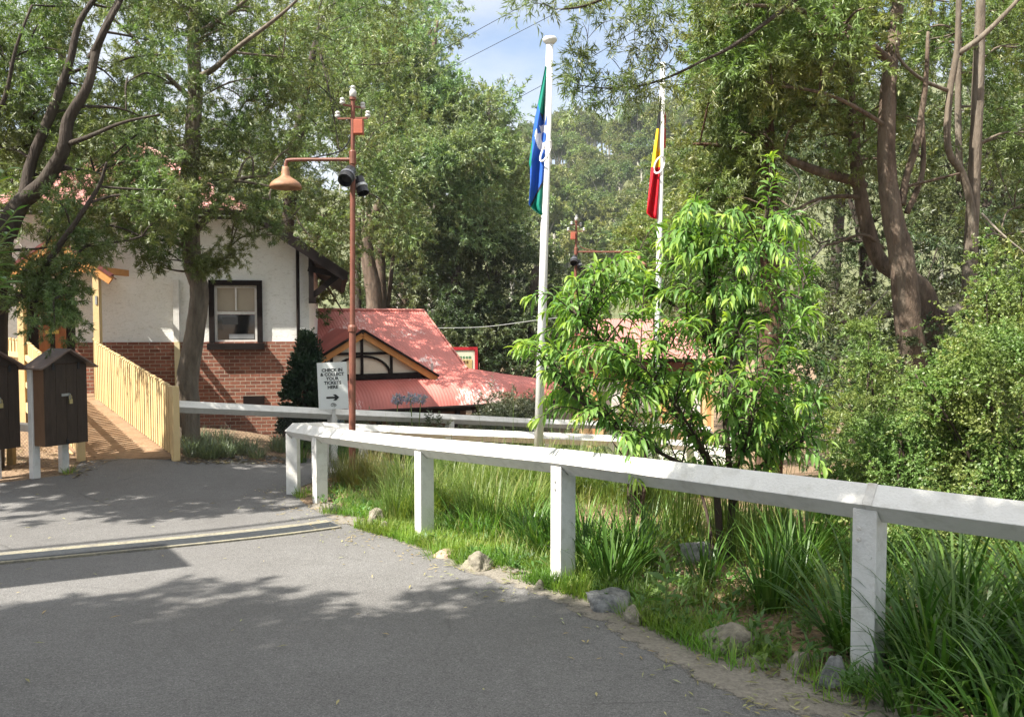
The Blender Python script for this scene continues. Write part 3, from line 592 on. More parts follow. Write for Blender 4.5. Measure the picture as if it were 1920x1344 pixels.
# ------------------------------------------------------------------ notice boxes
def notice_box(label, px, py_base, d, a, w=.66, h=1.10, dp=.24, full=True):
    c = at(px, py_base, d); c.z = gz(c.x, c.y)
    o = thing('notice_box', label, 'notice box', c, 'locked timber notice boxes by the ramp')
    R = Matrix.Rotation(a, 3, 'Z'); P = lambda x, y, z: c + R @ Vector((x, y, z))
    z0, z1 = .44, .44 + h
    body = MB(); body.box(P(0, 0, (z0 + z1) / 2), (w - .004, dp, h), mat=R); body.prism([(-w/2 + .002, 0), (w/2 - .002, 0), (0, .19)], dp, P(0, dp/2, z1), R @ Vector((1, 0, 0)), (0, 0, 1))
    body.build('cabinet', box_side, o, bevel=.004)
    dmb = MB(); n = 4
    for i in range(n): dmb.box(P(-w/2 + (i + .5) * w / n, -dp/2 - .014, (z0 + z1) / 2), (w / n - .004, .026, h - .01), mat=R)
    dmb.prism([(-w/2 + .003, 0), (w/2 - .003, 0), (0, .185)], .02, P(0, -dp/2 - .002, z1 + .004), R @ Vector((1, 0, 0)), (0, 0, 1))
    door_ = dmb.build('door', box_wood, o)
    for hx2, hz2, hh2 in ((-w * .3, z1 - .03, .09), (w * .3, z1 - .03, .09), (0, z0 + .04, .07)): MB().box(P(hx2, -dp/2 - .032, hz2), (.03, .014, hh2), mat=R).build('hinge', black_metal, door_)
    mb = MB(); mb.box(P(-.02, -dp/2 - .034, z0 + h * .62), (.11, .012, .035), mat=R); mb.box(P(.035, -dp/2 - .044, z0 + h * .60), (.018, .02, .07), mat=R)
    mb.build('hasp', grey_metal, door_)
    mb = MB(); mb.box(P(.037, -dp/2 - .062, z0 + h * .535), (.045, .022, .06), mat=R); mb.tube([P(.022, -dp/2 - .06, z0 + h*.56), P(.022, -dp/2 - .06, z0 + h*.60), P(.037, -dp/2 - .06, z0 + h*.615), P(.052, -dp/2 - .06, z0 + h*.60), P(.052, -dp/2 - .06, z0 + h*.56)], .006, 6)
    mb.build('padlock', M('brass_padlock', (.45, .38, .2), .2, rough=.35, metal=.7), door_)
    mb = MB(); e = .10
    for s in (-1, 1):
        mb.beam(P(0, -.03, z1 + .20), P(s * (w/2 + e), -.03, z1 + .20 - .19 / (w/2) * (w/2 + e)), dp + .22, .022, up=(R @ Vector((s * .5, 0, .87))))
    mb.build('roof', box_roof, o)
    for s in (-1, 1): MB().box(P(s * (w/2 - .16) - (.13 if s < 0 else 0), dp/2 + .052, (z1 - .02 - .12) / 2), (.10, .10, z1 + .1), mat=R).build('post', white_paint, o, bevel=.005)
    return o
notice_box('dark timber notice box with a small padlock, on white posts just left of the ramp', 116, 888, 11.3, 1.06, w=.60)
notice_box('dark timber notice box cut off by the left edge of the picture', -14, 903, 10.9, 1.06, w=.60)

# short rail between the boxes with mesh under it
def wire_mesh(name, pts, zlo, zhi, parent, step=.06, r=.0015):
    mb = MB()
    for (a, b2), l0, l1, h0, h1 in zip(zip(pts, pts[1:]), zlo, zlo[1:], zhi, zhi[1:]):
        a = Vector(a); b2 = Vector(b2); ln = (b2 - a).length; n = int(ln / step); hh = (h0 - l0 + h1 - l1) / 2; k = hh / ln
        for s in (1, -1):
            for i in range(-int(hh / step), n + 1):
                t0 = i * step / ln; t1 = t0 + k; z0, z1 = 0.0, 1.0
                if t0 < 0: z0 = -t0 / k; t0 = 0
                if t1 > 1: z1 = 1 - (t1 - 1) / k; t1 = 1
                if t1 <= t0: continue
                if s < 0: t0, t1 = 1 - t0, 1 - t1
                lo = lambda t: l0 + (l1 - l0) * t; hi = lambda t: h0 + (h1 - h0) * t
                p = a.lerp(b2, t0); q = a.lerp(b2, t1); p.z = lo(t0) + (hi(t0) - lo(t0)) * z0; q.z = lo(t1) + (hi(t1) - lo(t1)) * z1
                mb.tube([p, q], r, 3, cap=False)
    return mb.build(name, M('rusty_wire', (.12, .11, .10), .2), parent)
def diamond_rail(P, w=.14, ends=True):
    """list of MBs: square rail laid on its edge, mitred at the joints"""
    P = [Vector(p) for p in P]; k = len(P); rings = []; h = w / math.sqrt(2)
    for i, p in enumerate(P):
        d0 = (P[i] - P[i-1]).normalized() if i else (P[1] - P[0]).normalized(); d1 = (P[i+1] - P[i]).normalized() if i < k - 1 else d0
        d = (d0 + d1).normalized(); s = d.cross(Vector((0, 0, 1))).normalized(); cs = max(.5, d.dot(d1)); up = s.cross(d1).normalized()
        rings.append((p, s / cs, up))
    out = []
    for i in range(k - 1):
        mb = MB(); vs = []
        g0, g1 = .0015, .0015
        dirr = (P[i+1] - P[i]).normalized()
        for (p, s, up), g in ((rings[i], g0), (rings[i+1], -g1)):
            q = p + dirr * g; vs += [q + up * h, q + s * h, q - up * h, q - s * h]
        mb.add(vs, [(0,1,5,4), (1,2,6,5), (2,3,7,6), (3,0,4,7), (3,2,1,0), (4,5,6,7)]); out.append(mb)
    return out
def notched_post(p, zt, rz, w=.125, dd=.15, zb=None):
    """post whose head is cut to a V-notch that carries the rail"""
    zb = gz(p[0], p[1]) - .15 if zb is None else zb
    h = .10; mb = MB(); lean = Vector((random.uniform(-.008, .012), random.uniform(-.01, .01), 0))
    # profile across the rail
    pr = [(-dd/2, zb), (dd/2, zb), (dd/2, zt - h + dd/2), (0, zt - h), (-dd/2, zt - h + dd/2)]
    R = Matrix.Rotation(rz, 3, 'Z'); ux = R @ Vector((0, 1, 0)); 
    mb.prism([(a, b2) for a, b2 in pr], w, Vector((p[0], p[1], 0)) - R @ Vector((w/2, 0, 0)), ux, (0, 0, 1))
    return mb
random.seed(3)
FR = [Vector((6.4, .5, .70)), at(1632, 941, 4.33), at(1056, 865, 6.36), at(795, 839, 8.1), at(599, 815, 10.2), at(549, 807, 10.75), at(604, 804, 12.05), at(838, 814, 13.1), at(1142, 826, 14.4), at(1300, 836, 16.0)]
FR[5].z = FR[4].z - .02
rail = thing('post_and_rail_fence', 'long white post and rail fence curving round the garden bed from the right foreground', 'fence', (FR[3].x, FR[3].y, gz(FR[3].x, FR[3].y)))
for mb in diamond_rail(FR): mb.build('rail', white_paint, rail, bevel=.004)
for i, p in enumerate(FR):
    if i == 0: continue
    d = (FR[min(i+1, len(FR)-1)] - FR[i-1]); rz = math.atan2(d.y, d.x)
    q = p.copy()
    if i == 5: rz = math.atan2(1.2, .1)
    notched_post(q, p.z, rz).build('post', white_paint, rail, bevel=.004)
_j = FR[1]; _d = (FR[0] - FR[1]).normalized(); _s = _d.cross(Vector((0, 0, 1))).normalized(); _u = _s.cross(_d)
strapm = M('painted_strap', (.55, .53, .49), .12, 30, .5, dirt=(.25, .17, .10), dscale=12, damt=.6)
mb = MB()
for k_ in (-1, 1):
    n_ = (_u + _s * k_).normalized(); t__ = (_u - _s * k_).normalized(); mb.beam(_j + n_ * .0725 - t__ * .07 + _d * .012, _j + n_ * .0725 + t__ * .07 + _d * .012, .045, .003, up=tuple(n_))
mb.build('strap', strapm, rail)
for p_ in FR[1:5]:
    for k_ in (-1, 1):
        MB().lathe([(.012, -.002), (.012, .003), (.006, .005)], p_ + (_u - _s).normalized() * .0705 + _d * .06 * k_, 8, axis=(_u - _s)).build('bolt', strapm, rail); MB().lathe([(.011, -.002), (.011, .003), (.005, .005)], p_ - Vector((.08, .05, .16 + .03 * k_)), 8, axis=(-.82, -.57, 0)).build('bolt', strapm, rail)
for px, py, d in ((592, 803, 11.75), (681, 807, 12.45), (1029, 821, 13.95)):
    p = at(px, py, d); notched_post(p, p.z, .4, w=.11, dd=.13).build('post', white_paint, rail)
FA = [at(332, 762, 12.55), at(623, 776, 14.15), at(843, 785, 15.9), at(1003, 793, 17.3), at(1150, 797, 18.7), at(1330, 806, 20.3)]
far = thing('post_and_rail_fence', 'white post and rail fence with wire mesh running from the ramp past the ticket sign', 'fence', (FA[1].x, FA[1].y, gz(FA[1].x, FA[1].y)))
for mb in diamond_rail(FA, w=.13): mb.build('rail', white_paint, far)
for p in FA[1:]: notched_post(p, p.z, math.atan2(1.8, 2.1), w=.12, dd=.14).build('post', white_paint, far)
wire_mesh('wire_mesh', FA[:5], [gz(p.x, p.y) for p in FA[:5]], [p.z - .1 for p in FA[:5]], far)
SA = [Vector((-6.62, 11.72, .06)), Vector((-7.9, 12.1, .12)), Vector((-9.6, 11.7, .15))]
short = thing('post_and_rail_fence', 'short white rail on a yellowish post with wire mesh, behind the two notice boxes', 'fence', (SA[0].x, SA[0].y, gz(SA[0].x, SA[0].y)))
for a, b2 in zip(SA, SA[1:]): MB().beam(a, b2, .15, .10).build('rail', white_paint, short, bevel=.006)
for p in (SA[0].lerp(SA[1], .5), SA[1].lerp(SA[2], .5)): MB().box((p.x, p.y, (p.z - .05 + gz(p.x, p.y) - .1) / 2), (.09, .09, p.z - gz(p.x, p.y) + .0)).build('post', M('treated_pine', (.30, .21, .09), .2, 5), short)
wire_mesh('wire_mesh', [p + Vector((0, .06, 0)) for p in SA], [gz(p.x, p.y) - .02 for p in SA], [p.z - .06 for p in SA], short)

# ------------------------------------------------------------------ ticket sign
def text_mesh(body, size, name, m, parent, loc, R, bold=0.02, align='CENTER', ext=0.0015, xs=1.0):
    cu = bpy.data.curves.new(name, 'FONT'); cu.body = body; cu.size = size; cu.align_x = align; cu.extrude = ext; cu.offset = bold * size; cu.resolution_u = 3
    tob = bpy.data.objects.new('tmp', cu); COL.objects.link(tob); dg = bpy.context.evaluated_depsgraph_get(); dg.update()
    me = bpy.data.meshes.new_from_object(tob.evaluated_get(dg)); bpy.data.objects.remove(tob); bpy.data.curves.remove(cu)
    off = origin_of(parent); T = Matrix.Translation(Vector(loc) - off) @ R.to_4x4() @ Matrix.Diagonal((xs, 1, 1, 1)); me.transform(T); me.materials.clear(); me.materials.append(m); me.name = name
    return link_mesh(name, me, parent)
SD = 14.0; sc_ = at(624, 723, SD); sw, sh = 55 / F * SD, 88 / F * SD; rz_s = .12
sign = thing('ticket_sign', 'white CHECK IN & COLLECT YOUR TICKETS HERE board with arrow above the fence rail', 'sign', (sc_.x, sc_.y, gz(sc_.x, sc_.y)))
Rz = Matrix.Rotation(rz_s, 3, 'Z') @ Matrix.Rotation(-.035, 3, 'Y'); sp2 = lambda x, z, y=-.012: sc_ + Rz @ Vector((x, y, z))
MB().box(sc_, (sw, .012, sh), mat=Rz).build('board', M('sign_white', (.70, .72, .70), .03, 3, .4), sign)
MB().box(sc_ + Vector((.0, .06, -.35)), (.06, .04, .8)).build('bracket', white_paint, sign)
ink = M('sign_ink', (.018, .02, .02), .1, 5, .5); Rt = Rz @ Matrix.Rotation(math.pi / 2, 3, 'X')
ls = .074
for k, (w_, zz) in enumerate((('CHECK IN', .262), ('& COLLECT', .190), ('YOUR', .118), ('TICKETS', .046), ('HERE', -.028))):
    text_mesh(w_, ls, 'lettering', ink, sign, sp2(0.0, zz - .02, -.008), Rt, bold=.035, xs=1.02)
mb = MB(); fo = sp2(0, -.20, -.0105)
arr = [(-.115, .016), (.03, .016), (-.005, .052), (.045, .052), (.1, 0), (.045, -.052), (-.005, -.052), (.03, -.016), (-.115, -.016)]
mb.prism(arr, .003, fo, Rz @ Vector((1, 0, 0)), Rz @ Vector((0, 0, 1))); mb.build('arrow', ink, sign)
mb = MB(); fo = sp2(.0, -.325, -.010)
ol = [(-.045, .0), (-.035, .018), (-.02, .028), (-.008, .030), (.004, .022), (.012, .026), (.022, .012), (.036, .008), (.043, -.006), (.034, -.022), (.02, -.02), (.006, -.012), (-.012, -.014), (-.026, -.02), (-.038, -.014)]
mb.tube([fo + Rz @ Vector((x, 0, z)) for x, z in ol + ol[:1]], .0042, 5); mb.tube([fo + Rz @ Vector((x, 0, z)) for x, z in ((-.02, .016), (0, .008), (.02, -.004))], .0045, 5); mb.prism([(.006, -.046), (.014, -.046), (.012, -.036), (.008, -.036)], .003, fo, Rz @ Vector((1, 0, 0)), Rz @ Vector((0, 0, 1)))
mb.build('emblem', ink, sign)

# ------------------------------------------------------------------ railway lamp posts
def lamp_post(label, px, d, top_py, arm, mirror, lean=0.0, spots=(-1, 1)):
    base = at(px, 862, d); base.z = gz(base.x, base.y) - .05; zt = EYE + (HOR - top_py) / F * d; H = zt - base.z
    o = thing('lamp_post', label, 'lamp post', base, 'rust red railway lamp posts')
    P = lambda x, z, y=0: base + Vector((x * mirror + lean * z / H, y, z))
    # fractions measured down from the top of the post (5.5 m visible)
    D = lambda m_: H - m_
    mb = MB(); mb.tube([P(0, 0), P(0, D(3.45))], .049, 12); mb.lathe([(.056, -.05), (.064, -.045), (.066, .0), (.066, .02), (.05, .05)], P(0, D(3.45)), 12)
    mb.tube([P(0, D(3.45)), P(0, D(1.06))], .038, 12); mb.lathe([(.045, -.1), (.05, -.09), (.05, .08), (.04, .1)], P(0, D(1.02)), 12)
    mb.tube([P(0, D(1.0)), P(0, D(.22))], .030, 10); mb.lathe([(.036, 0), (.046, .01), (.046, .05), (.02, .07)], P(0, D(.22)), 10)
    mb.build('pole', rust_paint, o, smooth=False)
    mb = MB(); pts, rr = smoothline([P(0, D(1.05)), P(-.6 * arm, D(1.05)), P(-1.14 * arm, D(1.055)), P(-1.215 * arm, D(1.09)), P(-1.23 * arm, D(1.2))], [.026] * 5, 5); mb.tube(pts, rr, 8); mb.build('arm', rust_paint, o)
    mb = MB(); c = P(-1.23 * arm, D(1.2)); mb.lathe([(.035, .05), (.05, .04), (.05, 0), (.06, -.02), (.058, -.07), (.085, -.10), (.15, -.14), (.205, -.185), (.222, -.215), (.222, -.255), (.215, -.255), (.2, -.2), (.05, -.12)], c, 24)
    mb.build('lamp_shade', rust_shade, o, smooth=True)
    mb = MB(); pts, rr = smoothline([P(-.035, D(.5)), P(-.03, D(.72)), P(-.16, D(.92)), P(-.45, D(1.0)), P(-.6, D(1.03))], [.010] * 5, 5); mb.tube(pts, rr, 6); mb.build('cable', black_metal if mirror > 0 else rust_paint, o)
    mb = MB(); mb.box(P(.0, D(.30), 0), (.30, .035, .022), rz=.6); mb.box(P(0, D(.47)), (.44, .035, .022), rz=-.1); mb.build('crossarm', rust_paint, o)
    def ins(c): return MB().lathe([(.016, -.06), (.028, -.052), (.038, -.04), (.038, -.018), (.022, -.008), (.034, .0), (.036, .02), (.025, .034), (.01, .04)], c, 12).build('insulator', porcelain, o, smooth=True)
    ins(P(0, D(.05))).scale = (1, 1, 1); MB().lathe([(.03, -.1), (.05, -.09), (.05, -.01), (.04, 0)], P(0, D(.08)), 12).build('insulator', porcelain, o, smooth=True)
    for x, y, z in ((-.13, -.08, .24), (.13, .08, .26), (-.22, .03, .40), (.22, -.03, .41)): ins(base + Vector((x + lean * .9, y, D(z))))
    MB().box(base + Vector((.09 * mirror + lean * .9, -.03, D(.60))), (.13, .12, .20)).build('fuse_box', M('red_oxide', (.36, .10, .06), .15), o, bevel=.008)
    for k, (x, y, z, ax) in enumerate(((-.05, -.12, 1.30, (-.12, -.75, -.60)), (.11, .06, 1.42, (.3, -.30, -.9)))):
        c = base + Vector((x + lean * .75, y, D(z))); a = Vector(ax).normalized(); mb = MB()
        kk = 1.0 if k == 0 else .85; mb.lathe([(r_ * .84 * kk, h_ * .84 * kk) for r_, h_ in ((.06, -.22), (.095, -.2), (.105, -.08), (.115, .0), (.12, .12), (.123, .16), (.108, .16), (.10, .05), (.02, .04))], c, 20, axis=a)
        sp3 = mb.build('spotlight', black_metal, o, smooth=False)
        MB().lathe([(r_ * .84 * kk, h_) for r_, h_ in ((.124, -.02), (.130, -.015), (.130, .02), (.124, .025))], c + a * .0, 20, axis=a).build('band', M('spot_band', (.10, .105, .125), .1, rough=.4) if k == 0 else grey_metal, sp3)
        MB().tube([c - a * .1, base + Vector((lean * .75, 0, D(1.22 if k == 0 else 1.3)))], .018, 6).build('bracket', grey_metal, sp3)
    return o
lamp_post('near rust red lamp post with two black spotlights, beside the ticket sign', 660, 11.9, 166, .78, 1, lean=.06)
lamp_post('far rust red lamp post half hidden by the bright green tree', 1074, 23.5, 404, 1.45, -1, lean=.08)

# ------------------------------------------------------------------ flagpoles and flags
def flagpole(label, px0, py0, px1, py1, d, r0, r1, finial, group='white flagpoles'):
    a = at(px0, py0, d); a.z = gz(a.x, a.y) - .1; b2 = at(px1, py1, d); base = a.copy()
    o = thing('flagpole', label, 'flagpole', base, group)
    mb = MB(); mb.tube([a, a.lerp(b2, .5), b2], [r0, (r0 + r1) / 2, r1], 16); mb.build('pole', pole_white, o, smooth=True)
    if finial: MB().lathe([(.05, -.03), (.06, -.02), (.10, .02), (.105, .05), (.085, .07), (.02, .08)], b2, 20).build('cap', pole_white, o, smooth=True)
    return o, a, b2
fp1, a1, b1 = flagpole('tall white flagpole with flat round cap carrying the blue and green flag', 1008, 884, 1031, 80, 12.0, .068, .05, True)
fp2, a2, b2_ = flagpole('white flagpole further right, carrying the black, yellow and red flag', 1229, 700, 1243, 118, 11.6, .045, .036, False)
def halyard(parent, px, py, d, w, h, tilt):
    c = at(px, py, d); mb = MB(); pts = []
    for k in range(17):
        t = 2 * math.pi * k / 16; x = math.cos(t) * w; z = math.sin(t) * h; pts.append(c + Vector((x * math.cos(tilt) - z * math.sin(tilt), -.09 + .02 * math.sin(t * 2), x * math.sin(tilt) + z * math.cos(tilt))))
    mb.tube(pts, .014, 6); mb.build('halyard_loop', pole_white, parent)
halyard(fp1, 1023, 286, 12, .05, .16, -.42); halyard(fp2, 1234, 312, 11.6, .06, .12, -.35)
def flag(name, label, d, rows, classify, mats, nv=110, nu=36, fold=.05, thick=.004):
    """rows: (py, px_left, px_right) in photo pixels; hanging, folded cloth"""
    ys = [r[0] for r in rows]; V = []; P = []
    for j in range(nv + 1):
        py = ys[0] + (ys[-1] - ys[0]) * j / nv; xl = np.interp(py, ys, [r[1] for r in rows]); xr = np.interp(py, ys, [r[2] for r in rows])
        for i in range(nu + 1):
            u = i / nu; px = xl + (xr - xl) * u; q = at(px, py, d)
            amp = fold * min(1, (xr - xl) / 20); q.y += amp * math.sin(u * 9 + .02 * (py - ys[0])) - .05 * (1 - u); V.append(q); P.append((px, py))
    Fc = []; mi = []
    for j in range(nv):
        for i in range(nu):
            k = j * (nu + 1) + i; f = (k, k + 1, k + nu + 2, k + nu + 1); Fc.append(f); c = np.mean([P[x] for x in f], axis=0); mi.append(classify(c[0], c[1]))
    o_ = V[0]; me = fast_mesh(name, np.array([tuple(v - o_) for v in V]), np.array(Fc), mats, mi, smooth=True)
    o = link_mesh(name, me, None, o_); m = o.modifiers.new('cloth', 'SOLIDIFY'); m.thickness = thick
    return tag(o, label, 'flag')
cl = lambda n, c: M(n, c, .06, 8, .75)
def inpoly(x, y, poly):
    r = False
    for (xa, ya_), (xb, yb_) in zip(poly, poly[1:] + poly[:1]):
        if (ya_ > y) != (yb_ > y) and x < xa + (y - ya_) * (xb - xa) / (yb_ - ya_): r = not r
    return r
def tsi(px, py):
    x, y = (px - 960) * 3.36, (py - 40) * 3.36      # survey of the flag in an enlarged crop
    if y < 700:
        xb_ = 170 + (700 - y) * .035 + max(0, (y - 520)) * .13
        if x > np.interp(y, [290, 510, 600, 640, 700], [190, 163, 178, 205, 240]): 
            return 0 if y < 585 else (1 if y < 650 and x < 198 else 2)
    if 650 < y < 815:
        cx_, cy_ = 196, 735
        r = math.hypot((x - cx_) / 52, (y - cy_) / 80)
        if r < 1 and not inpoly(x, y, [(168, 655), (185, 700), (160, 712), (150, 660)]):
            return 2 if math.hypot((x - 200) / 14, (y - 735) / 34) < 1 else 3
    if x < np.interp(y, [730, 760, 930, 960], [100, 131, 119, 100]): return 0
    line = np.interp(y, [1000, 1020, 1170, 1200], [200, 192, 112, 108])
    if y > 1000 and x > line - 5: return 1 if x < line + 9 else 0
    return 2
flag('flag', 'drooping blue and green flag with a white emblem on the nearer pole', 12.0,
     [(126, 1022, 1027), (192, 1009, 1026), (230, 1002, 1025), (270, 997, 1024), (308, 992, 1023), (318, 994, 1023), (345, 994, 1022), (385, 991, 1021), (394, 998, 1020), (403, 1011, 1020)], tsi,
     [cl('flag_green', (.0, .17, .12)), cl('flag_black', (.012, .012, .014)), cl('flag_blue', (.015, .09, .42)), cl('flag_white', (.72, .72, .78))])
flag('flag', 'drooping black, yellow and red flag on the farther pole', 11.6, [(180, 1237, 1240), (244, 1230, 1239), (313, 1221, 1237), (402, 1210, 1234), (409, 1218, 1232), (411, 1227, 1230)],
     lambda px, py: 0 if py < 243 else 1 if py < 314 else 2, [cl('flag_black_cloth', (.012, .012, .014)), cl('flag_yellow', (.78, .48, .015)), cl('flag_red', (.58, .008, .02))])
# the slip of red cloth that shows on the other side of that pole belongs to the same flag
fl2 = [o for o in bpy.data.objects if o.name.startswith('flag.')][0]
mb = MB(); A = [at(px, py, 11.66) for px, py in ((1243, 205), (1248, 212), (1248, 275), (1245, 280), (1241, 260))]; mb.prism([(0, 0)], 0) if False else mb.add([p - fl2.location for p in A] + [p - fl2.location + Vector((0, .004, 0)) for p in A], [(0,1,2,3,4), (9,8,7,6,5)] + [(i, (i+1) % 5, 5 + (i+1) % 5, 5 + i) for i in range(5)])
mb.build('free_edge', cl('flag_red_edge', (.50, .01, .02)), fl2, local=True)

# ------------------------------------------------------------------ lower building with the red iron roof
SB = Vector((-4.4, 21.3, 0)); Su = Vector((.878, .479, 0)); Sv = Vector((-.479, .878, 0))
def sp(q, s, z): p = SB + Su * q + Sv * s; p.z = z; return p
station = thing('ticket_building', 'low building with flaking red corrugated iron roof and half timbered gable below the path', 'building', sp(2, 3, -3.2))
QR = 4.4; Q0 = -5.0; QE = 7.6; ZE_ = -.74; SJ, ZJ_ = 1.8, .18; SRg, ZRg = 5.07, 1.94
iron_surface('roof', sp(Q0, SRg, ZRg), sp(QR, SRg, ZRg), sp(Q0, SJ - .15, ZJ_ - .05), sp(QR, SJ - .15, ZJ_ - .05), iron_red, station, amp=.011, per=.095)
iron_surface('roof', sp(QR, SRg, ZRg), sp(Q0, SRg, ZRg), sp(QR, 2 * SRg - SJ, ZJ_), sp(Q0, 2 * SRg - SJ, ZJ_), iron_red, station, amp=.011, per=.095)
# bullnose verandah roof: curved ribbed sheets, front and hipped end
prof = [(0, ZE_), (.06, ZE_ + .13), (.17, ZE_ + .28), (.34, ZE_ + .43), (.55, ZE_ + .54), (.85, ZE_ + .64), (1.3, ZE_ + .77), (1.8, ZE_ + .92)]
def bullnose(name, org, du, dv, q0, q1fn):
    V = []; UV = []; per = .095; off = origin_of(station); nu = int((q1fn(0) - q0) / per * 4); sl0 = 0
    for j, (s, z) in enumerate(prof):
        if j: sl0 += math.hypot(s - prof[j-1][0], z - prof[j-1][1])
        for i in range(nu + 1):
            q = min(q0 + (q1fn(0) - q0) * i / nu, q1fn(s)); p = org + du * q + dv * s; p.z = z + .010 * math.sin(q / per * 2 * math.pi)
            V.append(p - off); UV.append((q, sl0 + 3))
    I = (np.arange(len(prof) - 1)[:, None] * (nu + 1) + np.arange(nu)[None, :]).ravel()
    return link_mesh(name, fast_mesh(name, np.array([tuple(v) for v in V]), np.stack([I, I + 1, I + nu + 2, I + nu + 1], 1), iron_red, smooth=True, uv=np.array(UV)), station)
bullnose('verandah_roof', SB, Su, Sv, Q0, lambda s: QE - s * (QE - QR) / SJ)
mb = MB(); hp = [sp(QE - s_ * (QE - QR) / SJ, s_, z_) for s_, z_ in prof]
mb.add(hp + [p + Sv * .25 - Vector((0, 0, .1)) for p in hp], [(k, k + 1, k + 1 + len(hp), k + len(hp)) for k in range(len(hp) - 1)]); mb.build('hip_flashing', M('red_cap', (.50, .20, .17), .08), station)
mb = MB(); mb.tube([sp(Q0, SRg, ZRg + .02), sp(QR, SRg, ZRg + .02)], .05, 8); mb.tube([sp(QR, SRg, ZRg + .01), sp(QR, SJ - .1, ZJ_ + .0)], .03, 6)
mb.build('ridge_cap', M('red_cap', (.50, .20, .17), .08), station)
# gable facing out over the verandah
ga, gr = .91, 3.09; sg = 1.0; gz0, gza = .03, 1.35; gl = 2 * ga - gr
mb = MB(); mb.add([sp(gl + .15, sg + .12, gz0), sp(gr - .15, sg + .12, gz0), sp(ga, sg + .12, gza - .08)], [(0, 1, 2)]); gbl = mb.build('gable', cream_render, station)
mb = MB()
for qq in (gl, gr):
    d_ = Vector((0, 0, -.15)); mb.beam(sp(ga, sg, gza - .12), sp(qq, sg, gz0 - .10), .05, .17)
mb.build('bargeboard', orange_paint, gbl)
mb = MB()
for qq in (gl - .05, gr + .05): mb.beam(sp(ga, sg - .03, gza), sp(qq, sg - .03, gz0 - .0), .12, .055)
mb.build('barge_cap', dark_paint, gbl)
mb = MB(); w_ = .07; yq = sg + .09
hw = gr - ga
mb.beam(sp(gl + .2, yq, gz0 + .04), sp(gr - .2, yq, gz0 + .04), .05, .16)
mb.beam(sp(ga, yq, gz0 + .1), sp(ga, yq, gza - .2), .05, w_, up=tuple(Su)); 
mb.beam(sp(ga - hw * .47, yq, gz0 + .68), sp(ga + hw * .47, yq, gz0 + .68), .05, w_)
for s in (-1, 1): mb.beam(sp(ga + s * .85, yq, gz0 + .1), sp(ga + s * .85, yq, gz0 + .68), .05, w_, up=tuple(Su))
arc = [sp(ga + .80 * math.cos(t), yq, gz0 + .1 + .50 * math.sin(t)) for t in np.linspace(0, math.pi, 17)]
for a, b2 in zip(arc, arc[1:]): mb.beam(a, b2, .045, .06)
mb.build('timbering', dark_paint, gbl)
iron_surface('roof', sp(ga, sg - .06, gza + .02), sp(ga, 4.2, gza + .02), sp(gl - .06, sg - .06, gz0 - .02), sp(gl - .06, 4.2, gz0 - .02), iron_red, gbl, amp=.01, per=.095)
iron_surface('roof', sp(ga, 4.2, gza + .02), sp(ga, sg - .06, gza + .02), sp(gr + .06, 4.2, gz0 - .02), sp(gr + .06, sg - .06, gz0 - .02), iron_red, gbl, amp=.01, per=.095)
# walls, posts, gutter
mb = MB(); zc = -1.7
mb.add([sp(Q0, SJ, -3.3), sp(QR, SJ, -3.3), sp(QR, SJ, .1), sp(Q0, SJ, .1)], [(0,1,2,3)]); mb.add([sp(QR, SJ, -3.3), sp(QR, 2*SRg-SJ, -3.3), sp(QR, 2*SRg-SJ, .1), sp(QR, SRg, ZRg - .08), sp(QR, SJ, .1)], [(0,1,2,3,4)])
mb.build('wall', M('brown_weatherboard', (.12, .07, .045), .2), station)
mb = MB(); mb.tube([sp(Q0, -.03, ZE_ - .03), sp(QE + .03, -.03, ZE_ - .03)], .045, 6); mb.build('gutter', dark_paint, station)
for q in (-3.5, -1.2, 1.1, 3.4, 5.9, 7.3):
    p = sp(q, .25, 0); MB().box((p.x, p.y, (-3.3 + ZE_) / 2), (.12, .12, ZE_ + 3.3), rz=.5).build('verandah_post', dark_paint, station)
mb = MB(); mb.beam(sp(Q0, .25, ZE_ - .1), sp(QE - .2, .25, ZE_ - .1), .1, .16); mb.beam(sp(5.9, .25, ZE_ - .55), sp(5.1, .25, ZE_ - .12), .06, .06); mb.beam(sp(3.4, .25, ZE_ - .6), sp(4.2, .25, ZE_ - .12), .06, .06)
mb.build('verandah_beam', dark_paint, station)
MB().tube([sp(3.1, 1.35, -.1), sp(3.1, 1.35, .38)], .045, 8).build('vent_pipe', porcelain, station)

# info board behind the building
ib = at(868, 672, 31); info = thing('information_board', 'red framed information board with a pale panel, standing behind the red roof', 'information board', (ib.x, ib.y, -3.2))
wi, hi_ = 44 / F * 31, 74 / F * 31; Ri = Matrix.Rotation(.15, 3, 'Z'); cI = ib + Vector((-.25, 0, -.35))
pI = lambda x, z, y=0: cI + Ri @ Vector((x, y, z))
wI, hI = .8, .72
mb = MB(); mb.box(pI(0, hI), (2 * wI, .10, .11), mat=Ri); mb.box(pI(0, -hI), (2 * wI, .10, .11), mat=Ri)
for s in (-1, 1): mb.box(pI(s * (wI - .05), 0), (.11, .10, 2 * hI - .11), mat=Ri)
mb.build('frame', M('sign_red', (.42, .02, .03), .1, rough=.5), info)
MB().box(pI(0, 0, .0), (2 * wI - .2, .05, 2 * hI - .1), mat=Ri).build('panel', M('sign_cream', (.62, .62, .48), .06), info)
MB().box(pI(.12, -.12, -.03), (.95, .02, .85), mat=Ri).build('picture', M('sign_ochre', (.5, .37, .16), .35, 3), info)
rj = random.Random(2); mb = MB()
for k in range(8): mb.box(pI(-.30 + k * .115, hI - .33 + rj.uniform(-.01, .01), -.03), (.06 + rj.uniform(0, .03), .01, .085), mat=Ri)
mb.build('faded_lettering', M('sign_green_ink', (.10, .22, .11), .2), info)
mb = MB()
